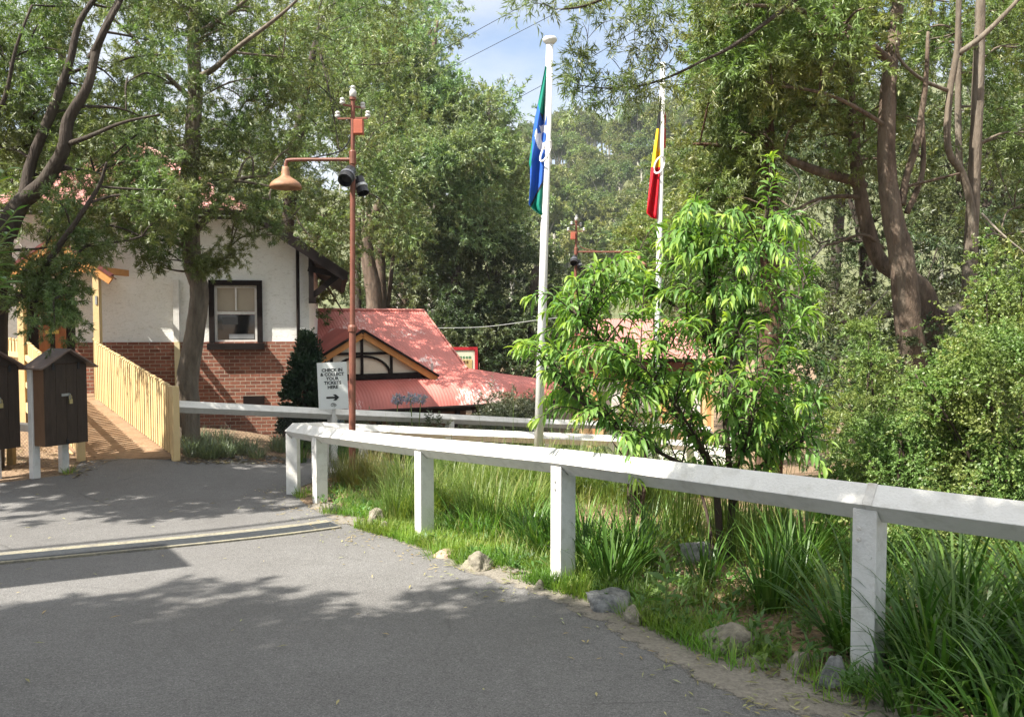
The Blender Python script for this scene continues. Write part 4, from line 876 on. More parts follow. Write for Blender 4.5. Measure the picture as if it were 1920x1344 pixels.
for k in range(6): mb.box(pI(-.12 + k * .105, hI - .50, -.045), (.06 + rj.uniform(0, .025), .01, .10), mat=Ri)
mb.build('faded_lettering', M('sign_brown_ink', (.10, .05, .02), .2), info)
for s in (-1, 1): MB().box((pI(s * wI * .8, 0, .1).x, pI(s * wI * .8, 0, .1).y, -1.9), (.1, .1, 4.4)).build('post', dark_paint, info)

# small shelter seen through the bright tree
sD = 27.0
def shp(px, py, d=sD): return at(px, py, d)
sc0 = shp(1190, 690); shel = thing('station_shelter', 'small cream shelter with a pinkish red iron roof, half hidden by the bright green tree', 'shelter', (sc0.x, sc0.y, -3.0))
x0, x1 = shp(1085, 690).x, shp(1345, 690).x; zr_, ze_ = shp(1, 598).z, shp(1, 668).z - .05
iron_surface('roof', (x0 + .5, sD + 1.8, zr_), (x1 - .5, sD + 1.8, zr_), (x0 - .2, sD - .4, ze_), (x1 + .2, sD - .4, ze_), iron_pink, shel)
iron_surface('roof', (x1 - .5, sD + 1.8, zr_), (x0 + .5, sD + 1.8, zr_), (x1 + .2, sD + 4, ze_), (x0 - .2, sD + 4, ze_), iron_pink, shel)
mb = MB()
for xx in (x0 + .5, x1 - .5):
    xe_ = x0 - .2 if xx < 3.5 else x1 + .2
    mb.add([(xx, sD + 1.8, zr_), (xe_, sD - .4, ze_), (xe_, sD + 4, ze_)], [(0, 1, 2)])
mb.build('gable_end', iron_red, shel)
mb = MB(); mb.box(((x0 + x1) / 2, sD + 1.8, -1.75), (x1 - x0 - .2, 3.6, 2.9)); mb.build('wall', M('cream_boards', (.62, .46, .25), .12, 3, stretch=(1, 1, 6)), shel)
MB().box(((x0 + x1) / 2, sD + 1.8, (ze_ - .3) / 2 - .05), (x1 - x0 - .25, 3.5, ze_ + .1)).build('dado', M('brown_boards', (.17, .075, .05), .2), shel)
for px in (1116, 1174, 1245, 1330): p = shp(px, 690, sD - .3); MB().box((p.x, p.y, (ze_ - 3.1) / 2), (.13, .13, ze_ + 3.1)).build('post', M('orange_post', (.55, .27, .11), .1), shel)
for px in (1140, 1210, 1290): p = shp(px, 745, sD - .02); MB().box((p.x, p.y, p.z), (.8, .06, 1.0)).build('window', white_paint, shel)
# white picket fence on the lower level
pa, pb = at(1215, 858, 17.0), at(1372, 868, 15.0); wpf = thing('picket_fence', 'white picket fence panels on the lower path seen under the bright green tree', 'fence', (pa.x, pa.y, -1.9))
mb = MB(); n = 22
for i in range(n):
    p = pa.lerp(pb, (i + .5) / n); mb.box((p.x, p.y, p.z - .12), (.09, .02, .82 + .04 * (i % 2)), rz=-.9)
mb.build('pickets', white_paint, wpf)
for z in (.22, -.34): MB().beam(pa + Vector((0, .03, z)), pb + Vector((0, .03, z)), .04, .08).build('rail', white_paint, wpf)
for t in (0, .5, 1): p = pa.lerp(pb, t); MB().box((p.x, p.y + .03, p.z - .1), (.11, .11, 1.1), rz=.7).build('post', white_paint, wpf)
# white bench beyond, right
bc = at(1497, 806, 15.5); bench = thing('park_bench', 'white slatted bench glimpsed between leaves at the foot of the right hand trees', 'bench', (bc.x, bc.y, bc.z - .45))
mb = MB()
for k in range(3): mb.box(bc + Vector((0, -.16 + k * .13, 0)), (.75, .11, .03))
mb.build('seat', white_paint, bench); mb = MB()
for k in range(2): mb.box(bc + Vector((0, .2, .22 + k * .14)), (.75, .03, .10))
mb.build('backrest', white_paint, bench)
for s in (-1, 1): MB().box(bc + Vector((s * .3, 0, -.25)), (.06, .4, .5)).build('leg', white_paint, bench)

# overhead cables
cg = 'overhead cables'
for lab, pts, d0, d1 in (('overhead cable of the higher pair crossing the gap of sky', [(1330, -150), (960, 22), (560, 250)], 24, 40), ('overhead cable just under the higher pair in the sky gap', [(1400, -160), (986, 54), (560, 272)], 24, 40),
                         ('low overhead cable passing behind the flagpole top', [(1420, -95), (1041, 147), (640, 352)], 20, 42), ('thin cable low down between the red roof and the trees', [(800, 615), (905, 613), (1010, 600), (1140, 585)], 33, 33)):
    P = [at(px, py, d0 + (d1 - d0) * i / (len(pts) - 1)) for i, (px, py) in enumerate(pts)]; P, rr = smoothline(P, [.011] * len(P), 8)
    o = MB().tube(P, .011 if d0 < 30 else .012, 5).build('cable', black_metal if d0 < 30 else grey_metal, None, P[0]); tag(o, lab, 'cable', cg)

# canopy and cable added out of view to cast their shadows across the path
lo = Vector((-7.3, 4.65, 0)); lo.z = gz(lo.x, lo.y)
wb = thing('shadow_canopy', 'unseen canopy on two posts added beyond the left edge to cast a shadow on the path', 'canopy', lo)
q0 = lo + Vector((0, 0, 4.5)); mb = MB(); mb.beam(q0 + Vector((-1.1, -.8, 0)), q0 + Vector((1.0, .73, 0)), 1.0, .06); mb.build('roof', box_roof, wb)
for s_ in (-1, 1): MB().box(lo + Vector((s_ * .2 - .5, s_ * .15 - .36, 2.2)), (.1, .1, 4.6)).build('post', dark_paint, wb)
P = [Vector((-19, -2.2, 11.2)), Vector((-12.9, 2.25, 11.0)), Vector((-10.3, 4.15, 11.0)), Vector((0, 11.6, 11.4))]  # unseen cable with free ends, added for the thin shadow beside the drain
o = MB().tube(smoothline(P, [.045] * 4, 8)[0], .045, 6).build('cable', black_metal, None, P[0]); tag(o, 'unseen thick cable added high over the path to cast a thin shadow line', 'cable')


# ------------------------------------------------------------------ vegetation helpers
def rdir(rng, n): return nrm(rng.normal(size=(n, 3)))
def leaves_to_mesh(name, pos, dr_, nr, Ln, W, m, parent=None, loc=None, bend=0.12, extra=None):
    """one diamond shaped leaf per row"""
    n = len(pos); off = np.array(origin_of(parent)) if parent else (np.array(loc) if loc is not None else np.zeros(3))
    side = nrm(np.cross(dr_, nr)); up = np.cross(side, dr_)
    L_ = Ln[:, None]; W_ = W[:, None]
    mid = pos + dr_ * L_ * .45 + up * L_ * bend
    V = np.empty((n, 4, 3)); V[:, 0] = pos; V[:, 1] = mid + side * W_ / 2; V[:, 2] = pos + dr_ * L_; V[:, 3] = mid - side * W_ / 2
    V = V.reshape(-1, 3) - off; Fq = np.arange(n * 4).reshape(n, 4)
    return link_mesh(name, fast_mesh(name, V, Fq, m), parent, off if parent is None else None)
def sprays(rng, C, R, per_blob, nleaf, Ln, W, droop=.25, flat=.8, tl=.55, out=.8):
    """leafy twigs scattered through blobs -> leaf arrays"""
    C = np.asarray(C, float); R = np.asarray(R, float)
    bi = np.repeat(np.arange(len(C)), per_blob); T = len(bi)
    d = rdir(rng, T); rad = rng.random(T) ** .45
    sc = np.array([1, 1, flat]); p0 = C[bi] + d * (R[bi] * rad)[:, None] * sc
    td = nrm(d * out + rng.normal(size=(T, 3)) * .55 + np.array([0, 0, .1])); tlen = R[bi] * tl * rng.uniform(.5, 1.2, T)
    ti = np.repeat(np.arange(T), nleaf); N = len(ti); t = rng.random(N)
    pos = p0[ti] + td[ti] * (tlen[ti] * t)[:, None]; pos[:, 2] -= droop * tlen[ti] * t * t
    ld = nrm(td[ti] * .7 + rng.normal(size=(N, 3)) * .6 + np.array([0, 0, -droop]))
    nr = nrm(rng.normal(size=(N, 3)) + np.array([-.25, -.1, .9]))
    return pos, ld, nr, Ln * rng.uniform(.6, 1.25, N), W * rng.uniform(.7, 1.3, N)
def cat(*A): return [np.concatenate(x) for x in zip(*A)]

class Tree:
    def __init__(s, name, label, cat_, base, seed, bark, leaf, group=None):
        s.o = thing(name, label, cat_, base, group); s.rng = np.random.default_rng(seed); s.r = random.Random(seed); s.wood = MB(); s.bark = bark; s.leaf = leaf; s.pts = []; s.L = []; s.tw = .028
    def limb(s, pts, rad, sub=5, n=9, jit=.07, dead=False):
        P, R = smoothline(pts, rad, sub); (MB() if dead else s.wood).tube(P, R, n, jit=jit, rng=s.r) if not dead else MB().tube(P, R, n, jit=jit, rng=s.r).build('dead_branch', dead_wood, s.o, smooth=True)
        if not dead: s.pts += [(p, r) for p, r in zip(P, R)]
        return P
    def pix(s, pts, dead=False, **k): return s.limb([at(a, b, c) for a, b, c, _ in pts], [p[3] for p in pts], dead=dead, **k)
    def twig_to(s, c, r0=None):
        r0 = r0 or s.tw
        c = Vector(c)
        q, rr = min(s.pts, key=lambda pr: (pr[0] - c).length + (0.6 if pr[0].z > c.z else 0))
        m = q.lerp(c, .5) + Vector((s.r.uniform(-.12, .12), s.r.uniform(-.12, .12), s.r.uniform(-.05, .2))) * (c - q).length
        P, R = smoothline([q, m, c], [min(r0, rr * .6), r0 * .6, r0 * .2], 4); s.wood.tube(P, R, 5, cap=False)
        s.pts += [(P[5], r0 * .5)]
    def blobs(s, C, R, per, nleaf, Ln, W, connect=True, **k):
        s.L.append(sprays(s.rng, C, R, per, int(nleaf * 1.4), Ln * .82, W * .78, **k))
        if connect:
            for c in C: s.twig_to(c)
    def region(s, x0, x1, y0, y1, d0, d1, n, rlo, rhi, avoid=()):
        C, R = [], []
        while len(C) < n:
            px, py = s.r.uniform(x0, x1), s.r.uniform(y0, y1)
            if any((px - a)**2 / c**2 + (py - b)**2 / e**2 < 1 for a, b, c, e in avoid): continue
            p = at(px, py, s.r.uniform(d0, d1)); C.append(tuple(p)); R.append(s.r.uniform(rlo, rhi))
        return C, R
    def finish(s):
        if s.wood.v: s.wood.build('trunk', s.bark, s.o, smooth=True)
        if s.L: leaves_to_mesh('crown', *cat(*s.L), s.leaf, s.o)
        return s.o
def copy_tree(o, loc, rz, sc, label=None, group=None):
    c = o.copy(); COL.objects.link(c); c.location = loc; c.rotation_euler = (0, 0, rz); c.scale = sc if isinstance(sc, tuple) else (sc,) * 3
    if label: c['label'] = label
    if group: c['group'] = group
    for ch in list(o.children):
        k = ch.copy(); COL.objects.link(k); k.parent = c
    return c

# ---- left tree with dark limbs
T = Tree('wattle_tree', 'dark limbed wattle tree leaning in from the left edge above the notice boxes', 'tree', (-7.4, 11.6, gz(-7.4, 11.6)), 11, bark_dark, wattle_leaf)
T.limb([Vector((-7.4, 11.6, gz(-7.4, 11.6) - .1)), Vector((-7.3, 11.6, .8)), at(0, 470, 11.4), at(10, 430, 11.4)], [.19, .17, .15, .15])
T.pix([(8, 440, 11.4, .15), (35, 385, 11.4, .12), (80, 345, 11.3, .10), (118, 282, 11.2, .085), (128, 225, 11.2, .075), (165, 160, 11.2, .06), (185, 80, 11.3, .05), (235, -20, 11.4, .04)])
T.pix([(45, 370, 11.4, .085), (60, 300, 11.5, .07), (95, 215, 11.5, .065), (130, 120, 11.5, .05), (150, 40, 11.6, .04), (200, -30, 11.7, .03)])
T.pix([(170, 110, 11.3, .05), (195, 60, 11.2, .035), (225, 5, 11.2, .03)])
T.pix([(60, 545, 11.0, .05), (75, 515, 10.8, .045), (105, 470, 10.6, .04), (150, 405, 10.5, .03), (185, 350, 10.5, .025), (200, 305, 10.4, .015)])
T.pix([(-30, 600, 11.2, .07), (30, 560, 11.1, .06), (60, 545, 11.0, .05), (100, 528, 10.8, .03), (138, 495, 10.7, .012)])
T.pix([(128, 270, 11.2, .04), (170, 255, 11.0, .03), (230, 230, 10.8, .02), (300, 215, 10.8, .012)])
T.pix([(-20, 240, 11.4, .035), (10, 180, 11.4, .03), (30, 90, 11.4, .02), (60, 10, 11.5, .015)])
sky_holes = [(205, 75, 60, 70), (155, 118, 50, 30), (398, 125, 42, 32)]
C, R = T.region(-90, 330, -40, 330, 11.5, 13.0, 84, .32, .55, sky_holes + [(110, 330, 60, 50)])
T.blobs(C, R, 26, 26, .105, .017)
C, R = T.region(-60, 130, 440, 620, 10.3, 11.2, 16, .2, .34, [(0, 620, 60, 30)]); T.blobs(C, R, 22, 26, .095, .017)
C, R = T.region(100, 330, 330, 465, 10.6, 11.8, 18, .22, .36, [(165, 365, 55, 35)]); T.blobs(C, R, 22, 26, .10, .016)
C, R = T.region(20, 150, 300, 430, 11.6, 12.4, 12, .26, .4); T.blobs(C, R, 22, 26, .10, .016)
C, R = T.region(40, 165, 490, 590, 10.4, 11.2, 12, .16, .27); T.blobs(C, R, 20, 25, .095, .016)
T.finish()
# ---- tree standing before the cottage
T = Tree('wattle_tree', 'tall wattle with a slightly crooked bare grey trunk in front of the brick wall', 'tree', (0, 0, 0), 12, bark_grey, wattle_leaf)
b0 = at(352, 835, 13.7); b0.z = gz(b0.x, b0.y) - .1; T.o.location = b0
d = 13.7
T.limb([b0] + [at(a, b2, d) for a, b2 in ((353, 780), (353, 700), (366, 620), (374, 545), (362, 500), (356, 440), (354, 360), (360, 270), (366, 160), (362, 60), (372, -60))], [.20, .185, .175, .155, .15, .145, .155, .15, .13, .115, .09, .07], n=12, jit=.05)
T.pix([(368, 430, d, .07), (392, 405, d - .1, .055), (430, 350, d - .2, .045), (455, 335, d - .3, .03), (500, 330, d - .4, .015)])
T.pix([(368, 345, d, .04), (400, 336, d - .2, .035), (450, 340, d - .4, .026), (510, 350, d - .5, .014)])
T.pix([(350, 360, d, .045), (325, 340, d - .2, .035), (308, 355, d - .3, .02)])
T.pix([(372, 510, d, .05), (384, 515, d, .04), (386, 512, d, .035)], sub=2)
T.pix([(350, 470, d, .035), (330, 452, d - .2, .025), (322, 446, d - .2, .015)])
T.pix([(362, 150, d, .06), (400, 130, d - .5, .045), (445, 90, d - .9, .035), (505, 45, d - 1.1, .03), (545, 12, d - 1.2, .02), (575, -20, d - 1.2, .015)])
T.pix([(364, 190, d, .05), (300, 130, d - .3, .035), (240, 60, d - .5, .025), (190, 20, d - .7, .02)])
T.pix([(378, 60, d, .05), (450, 10, d, .03), (520, -60, d, .02)])
C, R = T.region(190, 560, -60, 340, 13.2, 15.2, 84, .36, .62, sky_holes); T.blobs(C, R, 27, 27, .11, .018)
C, R = T.region(190, 345, 300, 455, 12.6, 13.6, 17, .28, .42); T.blobs(C, R, 24, 26, .105, .017)
C, R = T.region(150, 345, 325, 410, 12.4, 13.4, 12, .28, .4); T.blobs(C, R, 22, 26, .105, .017)
C, R = T.region(190, 320, 455, 505, 12.6, 13.4, 6, .18, .28); T.blobs(C, R, 16, 22, .10, .016)
C, R = T.region(372, 445, 440, 505, 13.1, 13.6, 9, .17, .27); T.blobs(C, R, 24, 26, .09, .013)
C, R = T.region(390, 520, 320, 400, 12.6, 13.6, 12, .22, .34, [(440, 340, 30, 12)]); T.blobs(C, R, 22, 25, .10, .016)
C, R = T.region(455, 590, 385, 450, 12.8, 13.8, 9, .18, .27); T.blobs(C, R, 13, 20, .10, .015)
T.finish()
# ---- trees behind the cottage and lamp
def wild(label, base_px, d, zb, reg, n, seed, leaf, bark, Ln, W, rl, rh, per, nl, group=None, trunks=(), avoid=(), name='wattle_tree', dd=(-2, 2), droop=.25, flat=.8):
    b_ = at(base_px, 700, d); b_.z = zb; T = Tree(name, label, 'tree', b_, seed, bark, leaf, group)
    x0, x1, y0, y1 = reg; cx_ = (x0 + x1) / 2
    if not trunks: trunks = [[(base_px, 640, d, .24), (base_px + 6, 500, d, .20), ((base_px + cx_) / 2, (y0 + y1) / 2, d, .14), (cx_, y0 + (y1 - y0) * .15, d, .05)]]
    for k, t_ in enumerate(trunks):
        pts = [at(a, b2, c) for a, b2, c, _ in t_]; rr = [x[3] for x in t_]
        f = pts[0].copy(); f.z = min(zb - .2, pts[0].z - .2); T.limb([f] + pts, [rr[0] * 1.15] + rr, n=9)
    for k in range(7):
        q, r_ = T.r.choice(T.pts[len(T.pts)//3:]); e = at(T.r.uniform(x0, x1), T.r.uniform(y0, y1), d + T.r.uniform(*dd))
        m = q.lerp(e, .5) + Vector((0, 0, .08 * (e - q).length)); T.limb([q, m, e], [r_ * .5, r_ * .32, r_ * .1], n=6)
    C, R = T.region(x0, x1, y0, y1, d + dd[0], d + dd[1], n, rl, rh, avoid); T.blobs(C, R, per, nl, Ln, W, droop=droop, flat=flat)
    return T.finish()
wild('wattle tree with dense olive foliage rising behind the lamp post and the cottage roof end', 525, 23, -2.2, (455, 760, -60, 470), 70, 21, wattle_leaf, bark_dark, .17, .034, .6, 1.05, 26, 24, dd=(-2.5, 2.5), avoid=[(545, 455, 60, 60)])
wild('dense wattle behind the cottage roof at the far left', 140, 26, -1.5, (-120, 330, -60, 400), 64, 22, wattle_leaf, bark_dark, .20, .042, .7, 1.2, 22, 22, avoid=sky_holes)
wild('wattle foliage low behind the eave and bracket of the cottage', 520, 25, -2.6, (575, 650, 380, 590), 16, 23, wattle_leaf, bark_brown, .19, .038, .6, 1.0, 26, 24)
# ---- central stand
wild('tall billowing wattle with pale clumps, left of the flagpole, its crown against the sky', 790, 40, -3.2, (700, 825, 40, 330), 40, 31, wattle_far, bark_brown, .27, .068, 1.2, 2.0, 60, 24, trunks=[[(765, 590, 40, .42), (778, 450, 40, .34), (790, 300, 40, .25), (810, 120, 40, .14), (820, 40, 40, .06)], [(775, 560, 39, .2), (812, 430, 39, .2), (835, 330, 39, .12)]], dd=(-3, 3), flat=.7, droop=.1)
wild('rounded pale wattle in front of the tall one, lower middle', 715, 36, -3.2, (715, 900, 250, 450), 30, 32, wattle_far, bark_brown, .25, .062, .9, 1.6, 60, 24, trunks=[[(703, 575, 36, .36), (692, 500, 36, .32), (690, 430, 36, .25), (740, 330, 36, .12)], [(716, 590, 37, .25), (713, 480, 37, .22), (716, 400, 37, .15)]], dd=(-2.5, 2.5), flat=.65, droop=.1)
wild('grey green wattle right beside the nearer flag, sloping down to the right', 960, 42, -3.2, (870, 945, 190, 420), 34, 33, wattle_far, bark_dark, .28, .07, 1.1, 1.9, 56, 24, trunks=[[(925, 600, 42, .35), (930, 450, 42, .3), (920, 300, 42, .2), (915, 180, 42, .08)]], dd=(-3, 3), flat=.7, droop=.1)
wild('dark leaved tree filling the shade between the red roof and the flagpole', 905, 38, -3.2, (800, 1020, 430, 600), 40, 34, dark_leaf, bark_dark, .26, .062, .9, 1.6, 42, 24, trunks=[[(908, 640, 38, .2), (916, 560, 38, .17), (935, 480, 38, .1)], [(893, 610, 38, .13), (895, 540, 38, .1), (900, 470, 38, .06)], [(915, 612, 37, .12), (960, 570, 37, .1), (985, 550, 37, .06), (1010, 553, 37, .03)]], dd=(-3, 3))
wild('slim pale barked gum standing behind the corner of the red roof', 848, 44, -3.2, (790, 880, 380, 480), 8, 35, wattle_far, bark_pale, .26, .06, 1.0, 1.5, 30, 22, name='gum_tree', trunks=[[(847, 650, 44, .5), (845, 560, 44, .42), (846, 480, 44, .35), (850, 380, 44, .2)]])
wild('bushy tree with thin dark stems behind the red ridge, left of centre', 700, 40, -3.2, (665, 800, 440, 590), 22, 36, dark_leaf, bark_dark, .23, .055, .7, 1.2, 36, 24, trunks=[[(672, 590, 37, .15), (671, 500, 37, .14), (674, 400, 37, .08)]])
wild('yellowish green tree top between the pale crowns, far back', 745, 70, -4, (735, 785, 400, 480), 12, 37, hill_leaf, bark_pale, .42, .12, 1.6, 2.6, 40, 22, name='gum_tree')
wild('sparse gum with thin pale limbs showing above the wattles near the top edge', 800, 55, -3.2, (730, 825, -60, 120), 16, 38, wattle_far, bark_pale, .34, .07, 1.2, 2.0, 20, 22, name='gum_tree', trunks=[[(815, 500, 55, .5), (810, 300, 55, .4), (800, 160, 55, .25), (790, 40, 55, .12)]], flat=.7)
wild('wattle crown behind the cottage lamp, reaching to the top edge', 690, 48, -3.2, (590, 730, -80, 260), 34, 39, wattle_far, bark_brown, .32, .078, 1.4, 2.2, 44, 24, dd=(-3, 3), flat=.75, droop=.1)
# ---- right stand, beyond the second flagpole
wild('bright olive wattle right of the second lamp post, sunlit and bushy', 1200, 34, -3, (1190, 1340, 390, 560), 40, 41, wattle_right, bark_pale, .23, .055, .8, 1.4, 48, 24, dd=(-3, 3), flat=.75)
wild('olive wattle rising behind the second flag to the skyline', 1270, 42, -3, (1260, 1350, 270, 420), 24, 42, wattle_right, bark_brown, .27, .065, 1.0, 1.7, 48, 24, dd=(-3, 3), flat=.75)
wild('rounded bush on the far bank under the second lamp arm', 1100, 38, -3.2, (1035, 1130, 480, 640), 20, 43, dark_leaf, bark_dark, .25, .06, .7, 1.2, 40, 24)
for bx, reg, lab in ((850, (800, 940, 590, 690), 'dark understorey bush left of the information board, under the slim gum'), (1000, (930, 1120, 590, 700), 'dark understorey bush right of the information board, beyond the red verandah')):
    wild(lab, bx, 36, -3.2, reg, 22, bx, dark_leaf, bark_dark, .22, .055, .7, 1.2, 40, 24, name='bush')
# ---- big right hand trees
def right_tree(label, seed, bark, paths, regs, dead=(), base=None, group=None, nl=25):
    b_ = base or paths[0][0]; p = at(b_[0], b_[1], b_[2]); p.z = gz(p.x, p.y) - .1
    T = Tree('wattle_tree', label, 'tree', p, seed, bark, wattle_right, group)
    for k, t_ in enumerate(paths):
        if k == 0: T.limb([p] + [at(a, b2, c) for a, b2, c, _ in t_], [t_[0][3] * 1.15] + [x[3] for x in t_], n=12, jit=.05)
        else: T.pix(t_, n=9)
    for t_ in dead: T.pix(t_, dead=True, n=6)
    for (x0, x1, y0, y1, d0, d1, n, rl, rh, per, Ln, W) in regs:
        C, R = T.region(x0, x1, y0, y1, d0, d1, n, rl, rh); T.blobs(C, R, per, nl, Ln, W)
    return T.finish()
right_tree('big wattle with a thick smooth brown trunk at right, its limbs forking upward', 51, bark_brown,
  [[(1712, 690, 12, 0.192), (1702, 600, 12, 0.185), (1690, 480, 12, 0.174), (1672, 400, 12, 0.141), (1662, 300, 12, 0.122), (1664, 200, 12, 0.115), (1672, 100, 12.1, 0.096), (1690, -40, 12.3, 0.085)],
   [(1690, 385, 12, 0.060), (1700, 330, 12, 0.051), (1718, 270, 11.9, .05), (1735, 160, 11.8, .035), (1740, 60, 11.8, .02)],
   [(1700, 400, 12, 0.043), (1730, 320, 12, 0.038), (1728, 200, 12, 0.025)],
   [(1700, 350, 12, 0.025), (1760, 335, 11.8, .02), (1800, 325, 11.7, .012)],
   [(1672, 120, 12.1, 0.068), (1600, 60, 11.5, .05), (1500, 20, 11, .03), (1400, 10, 10.5, .02)],
   [(1668, 240, 12, 0.034), (1560, 180, 11.4, .025), (1450, 160, 11, .015)]],
  [(1330, 1650, -60, 150, 10.8, 13.2, 52, .36, .6, 27, .135, .027), (1560, 1760, 180, 330, 12.3, 14, 14, .3, .45, 18, .11, .02)])
right_tree('wattle with a dark leaning trunk that bends left, behind the thick smooth one', 52, bark_brown,
  [[(1745, 660, 13, 0.192), (1735, 560, 13, 0.178), (1700, 520, 13, 0.148), (1650, 490, 13, 0.122), (1625, 420, 13, 0.111), (1608, 330, 13, 0.096), (1600, 240, 13, 0.085), (1590, 120, 13, 0.051), (1580, -20, 13, 0.034)],
   [(1620, 350, 13, 0.085), (1585, 335, 12.9, 0.076), (1530, 320, 12.8, 0.072), (1480, 300, 12.7, 0.051), (1466, 292, 12.7, 0.034)],
   [(1625, 372, 13, 0.043), (1580, 368, 12.8, 0.034), (1530, 375, 12.6, 0.025), (1490, 395, 12.5, 0.017)],
   [(1655, 465, 13, 0.034), (1620, 440, 12.8, 0.025), (1570, 455, 12.7, 0.019), (1540, 462, 12.6, 0.013)],
   [(1668, 590, 13, 0.043), (1630, 600, 12.8, 0.038), (1590, 605, 12.7, 0.034), (1535, 592, 12.7, 0.025), (1500, 560, 12.6, 0.013)]],
  [(1340, 1580, 20, 260, 12.6, 14.8, 42, .4, .65, 27, .135, .027), (1295, 1430, 220, 420, 12.5, 14.5, 22, .34, .5, 26, .12, .022)],
  dead=[[(1540, 375, 12.6, 0.015), (1500, 400, 12.5, 0.010), (1460, 440, 12.4, 0.007)], [(1545, 460, 12.6, 0.017), (1510, 500, 12.5, 0.012), (1480, 520, 12.4, 0.005)], [(1505, 470, 12.5, 0.009), (1525, 510, 12.4, 0.005)], [(1470, 300, 12.6, 0.017), (1500, 340, 12.5, 0.010), (1480, 395, 12.4, 0.005)], [(1590, 620, 12.5, 0.017), (1640, 570, 12.5, 0.012), (1665, 545, 12.5, 0.005)]])
right_tree('slender twin stemmed wattle near the right edge with a snaking dark limb', 53, bark_grey,
  [[(1818, 620, 12.5, 0.111), (1818, 520, 12.5, 0.107), (1822, 430, 12.5, 0.096), (1828, 300, 12.5, 0.085), (1834, 160, 12.5, 0.085), (1838, 20, 12.5, 0.068), (1842, -60, 12.5, 0.051)],
   [(1770, 590, 12.5, 0.096), (1815, 560, 12.5, 0.089), (1824, 420, 12.4, 0.060), (1806, 330, 12.3, 0.055), (1778, 280, 12.2, 0.051), (1780, 180, 12.2, 0.047), (1795, 90, 12.2, 0.043), (1798, -20, 12.2, 0.034)],
   [(1798, 100, 12.2, 0.043), (1840, 70, 12.1, 0.038), (1900, 10, 12, 0.030), (1940, -40, 12, 0.025)],
   [(1776, 170, 12.2, 0.030), (1730, 150, 12, 0.025), (1690, 115, 11.9, .022), (1680, 80, 11.8, .015)],
   [(1800, 340, 12.8, 0.051), (1796, 200, 12.8, 0.047), (1800, 60, 12.8, 0.034)]],
  [(1690, 1990, -60, 140, 12.9, 14.8, 44, .34, .55, 25, .11, .02), (1840, 2010, 150, 470, 12.5, 14.5, 30, .34, .55, 25, .11, .02)],
  dead=[[(1840, 400, 12.2, 0.019), (1880, 440, 12.1, 0.014), (1930, 480, 12, 0.009)]], base=(1790, 640, 12.5))
right_tree('stringy barked dark trunk rising behind the top of the bright green tree', 54, bark_stringy,
  [[(1446, 640, 13.5, .19), (1444, 480, 13.5, .175), (1438, 360, 13.5, .17), (1432, 220, 13.5, .15), (1428, 60, 13.5, .12), (1425, -60, 13.5, .1)], [(1440, 330, 13.5, .05), (1380, 280, 13.2, .04), (1300, 270, 13, .02)]],
  [(1330, 1480, -50, 180, 12.4, 14.6, 34, .4, .6, 26, .12, .022), (1305, 1430, 250, 380, 13, 14.2, 16, .3, .45, 25, .125, .022)])
# overhanging spray in the gap of sky
T = Tree('wattle_tree', 'wattle whose loose branch of narrow leaves hangs across the sky between the two flags', 'tree', (8.2, 9.2, gz(8.2, 9.2)), 55, bark_dark, wattle_leaf)
T.tw = .007
T.limb([Vector((8.2, 9.2, gz(8.2, 9.2) - .1)), Vector((8.1, 9.3, 2)), Vector((7.6, 9.2, 5.0)), Vector((5.0, 8.9, 6.6))], [.16, .14, .11, .05])
T.limb([Vector((5.0, 8.9, 6.6)), at(1440, 40, 8.8), at(1310, 118, 8.6), at(1225, 155, 8.5), at(1150, 166, 8.4), at(1085, 160, 8.4)], [.04, .022, .014, .011, .008, .004])
T.limb([Vector((5.0, 8.9, 6.6)), at(1350, -90, 8.5), at(1220, -40, 8.3), at(1100, 10, 8.2), at(1040, 18, 8.2)], [.04, .025, .018, .012, .005])
for x0, x1, y0, y1, n, per in ((1075, 1235, 85, 185, 18, 9), (1055, 1130, 150, 205, 6, 8), (985, 1230, -30, 35, 15, 10), (1150, 1290, 20, 110, 9, 7), (1060, 1180, 30, 60, 5, 5), (1180, 1330, 150, 190, 6, 7)):
    C, R = T.region(x0, x1, y0, y1, 8.1, 8.6, n, .13, .23); T.blobs(C, R, int(per * .85), 15, .115, .0145, tl=.95, droop=.4)
C, R = T.region(1250, 1500, -150, -10, 8, 10, 20, .3, .5); T.blobs(C, R, 18, 20, .09, .014)
T.finish()
# fillers deeper behind the right stand
for k, (bx, d, reg, n, lab) in enumerate(((1380, 22, (1290, 1520, 240, 640), 46, 'dim wattle thicket behind the bright green tree and stringy trunk'), (1620, 21, (1490, 1720, 180, 640), 52, 'dim wattle thicket seen between the leaning dark trunk and the thick smooth trunk'),
        (1850, 20, (1720, 1990, 180, 620), 48, 'dim wattle thicket behind the twin stemmed tree at the right edge'), (1560, 30, (1320, 1960, -60, 330), 56, 'deep row wattle filling the upper right between the near crowns'), (1900, 34, (1640, 2050, 100, 560), 36, 'deep row wattle behind everything at the right edge'))):
    wild(lab, bx, d, -2, reg, n, 60 + k, dark_leaf if k in (0, 1, 2, 4) else wattle_right, bark_dark, .0076 * d, .0018 * d, .5 + d * .012, .9 + d * .02, 26, 24, dd=(-2, 2))
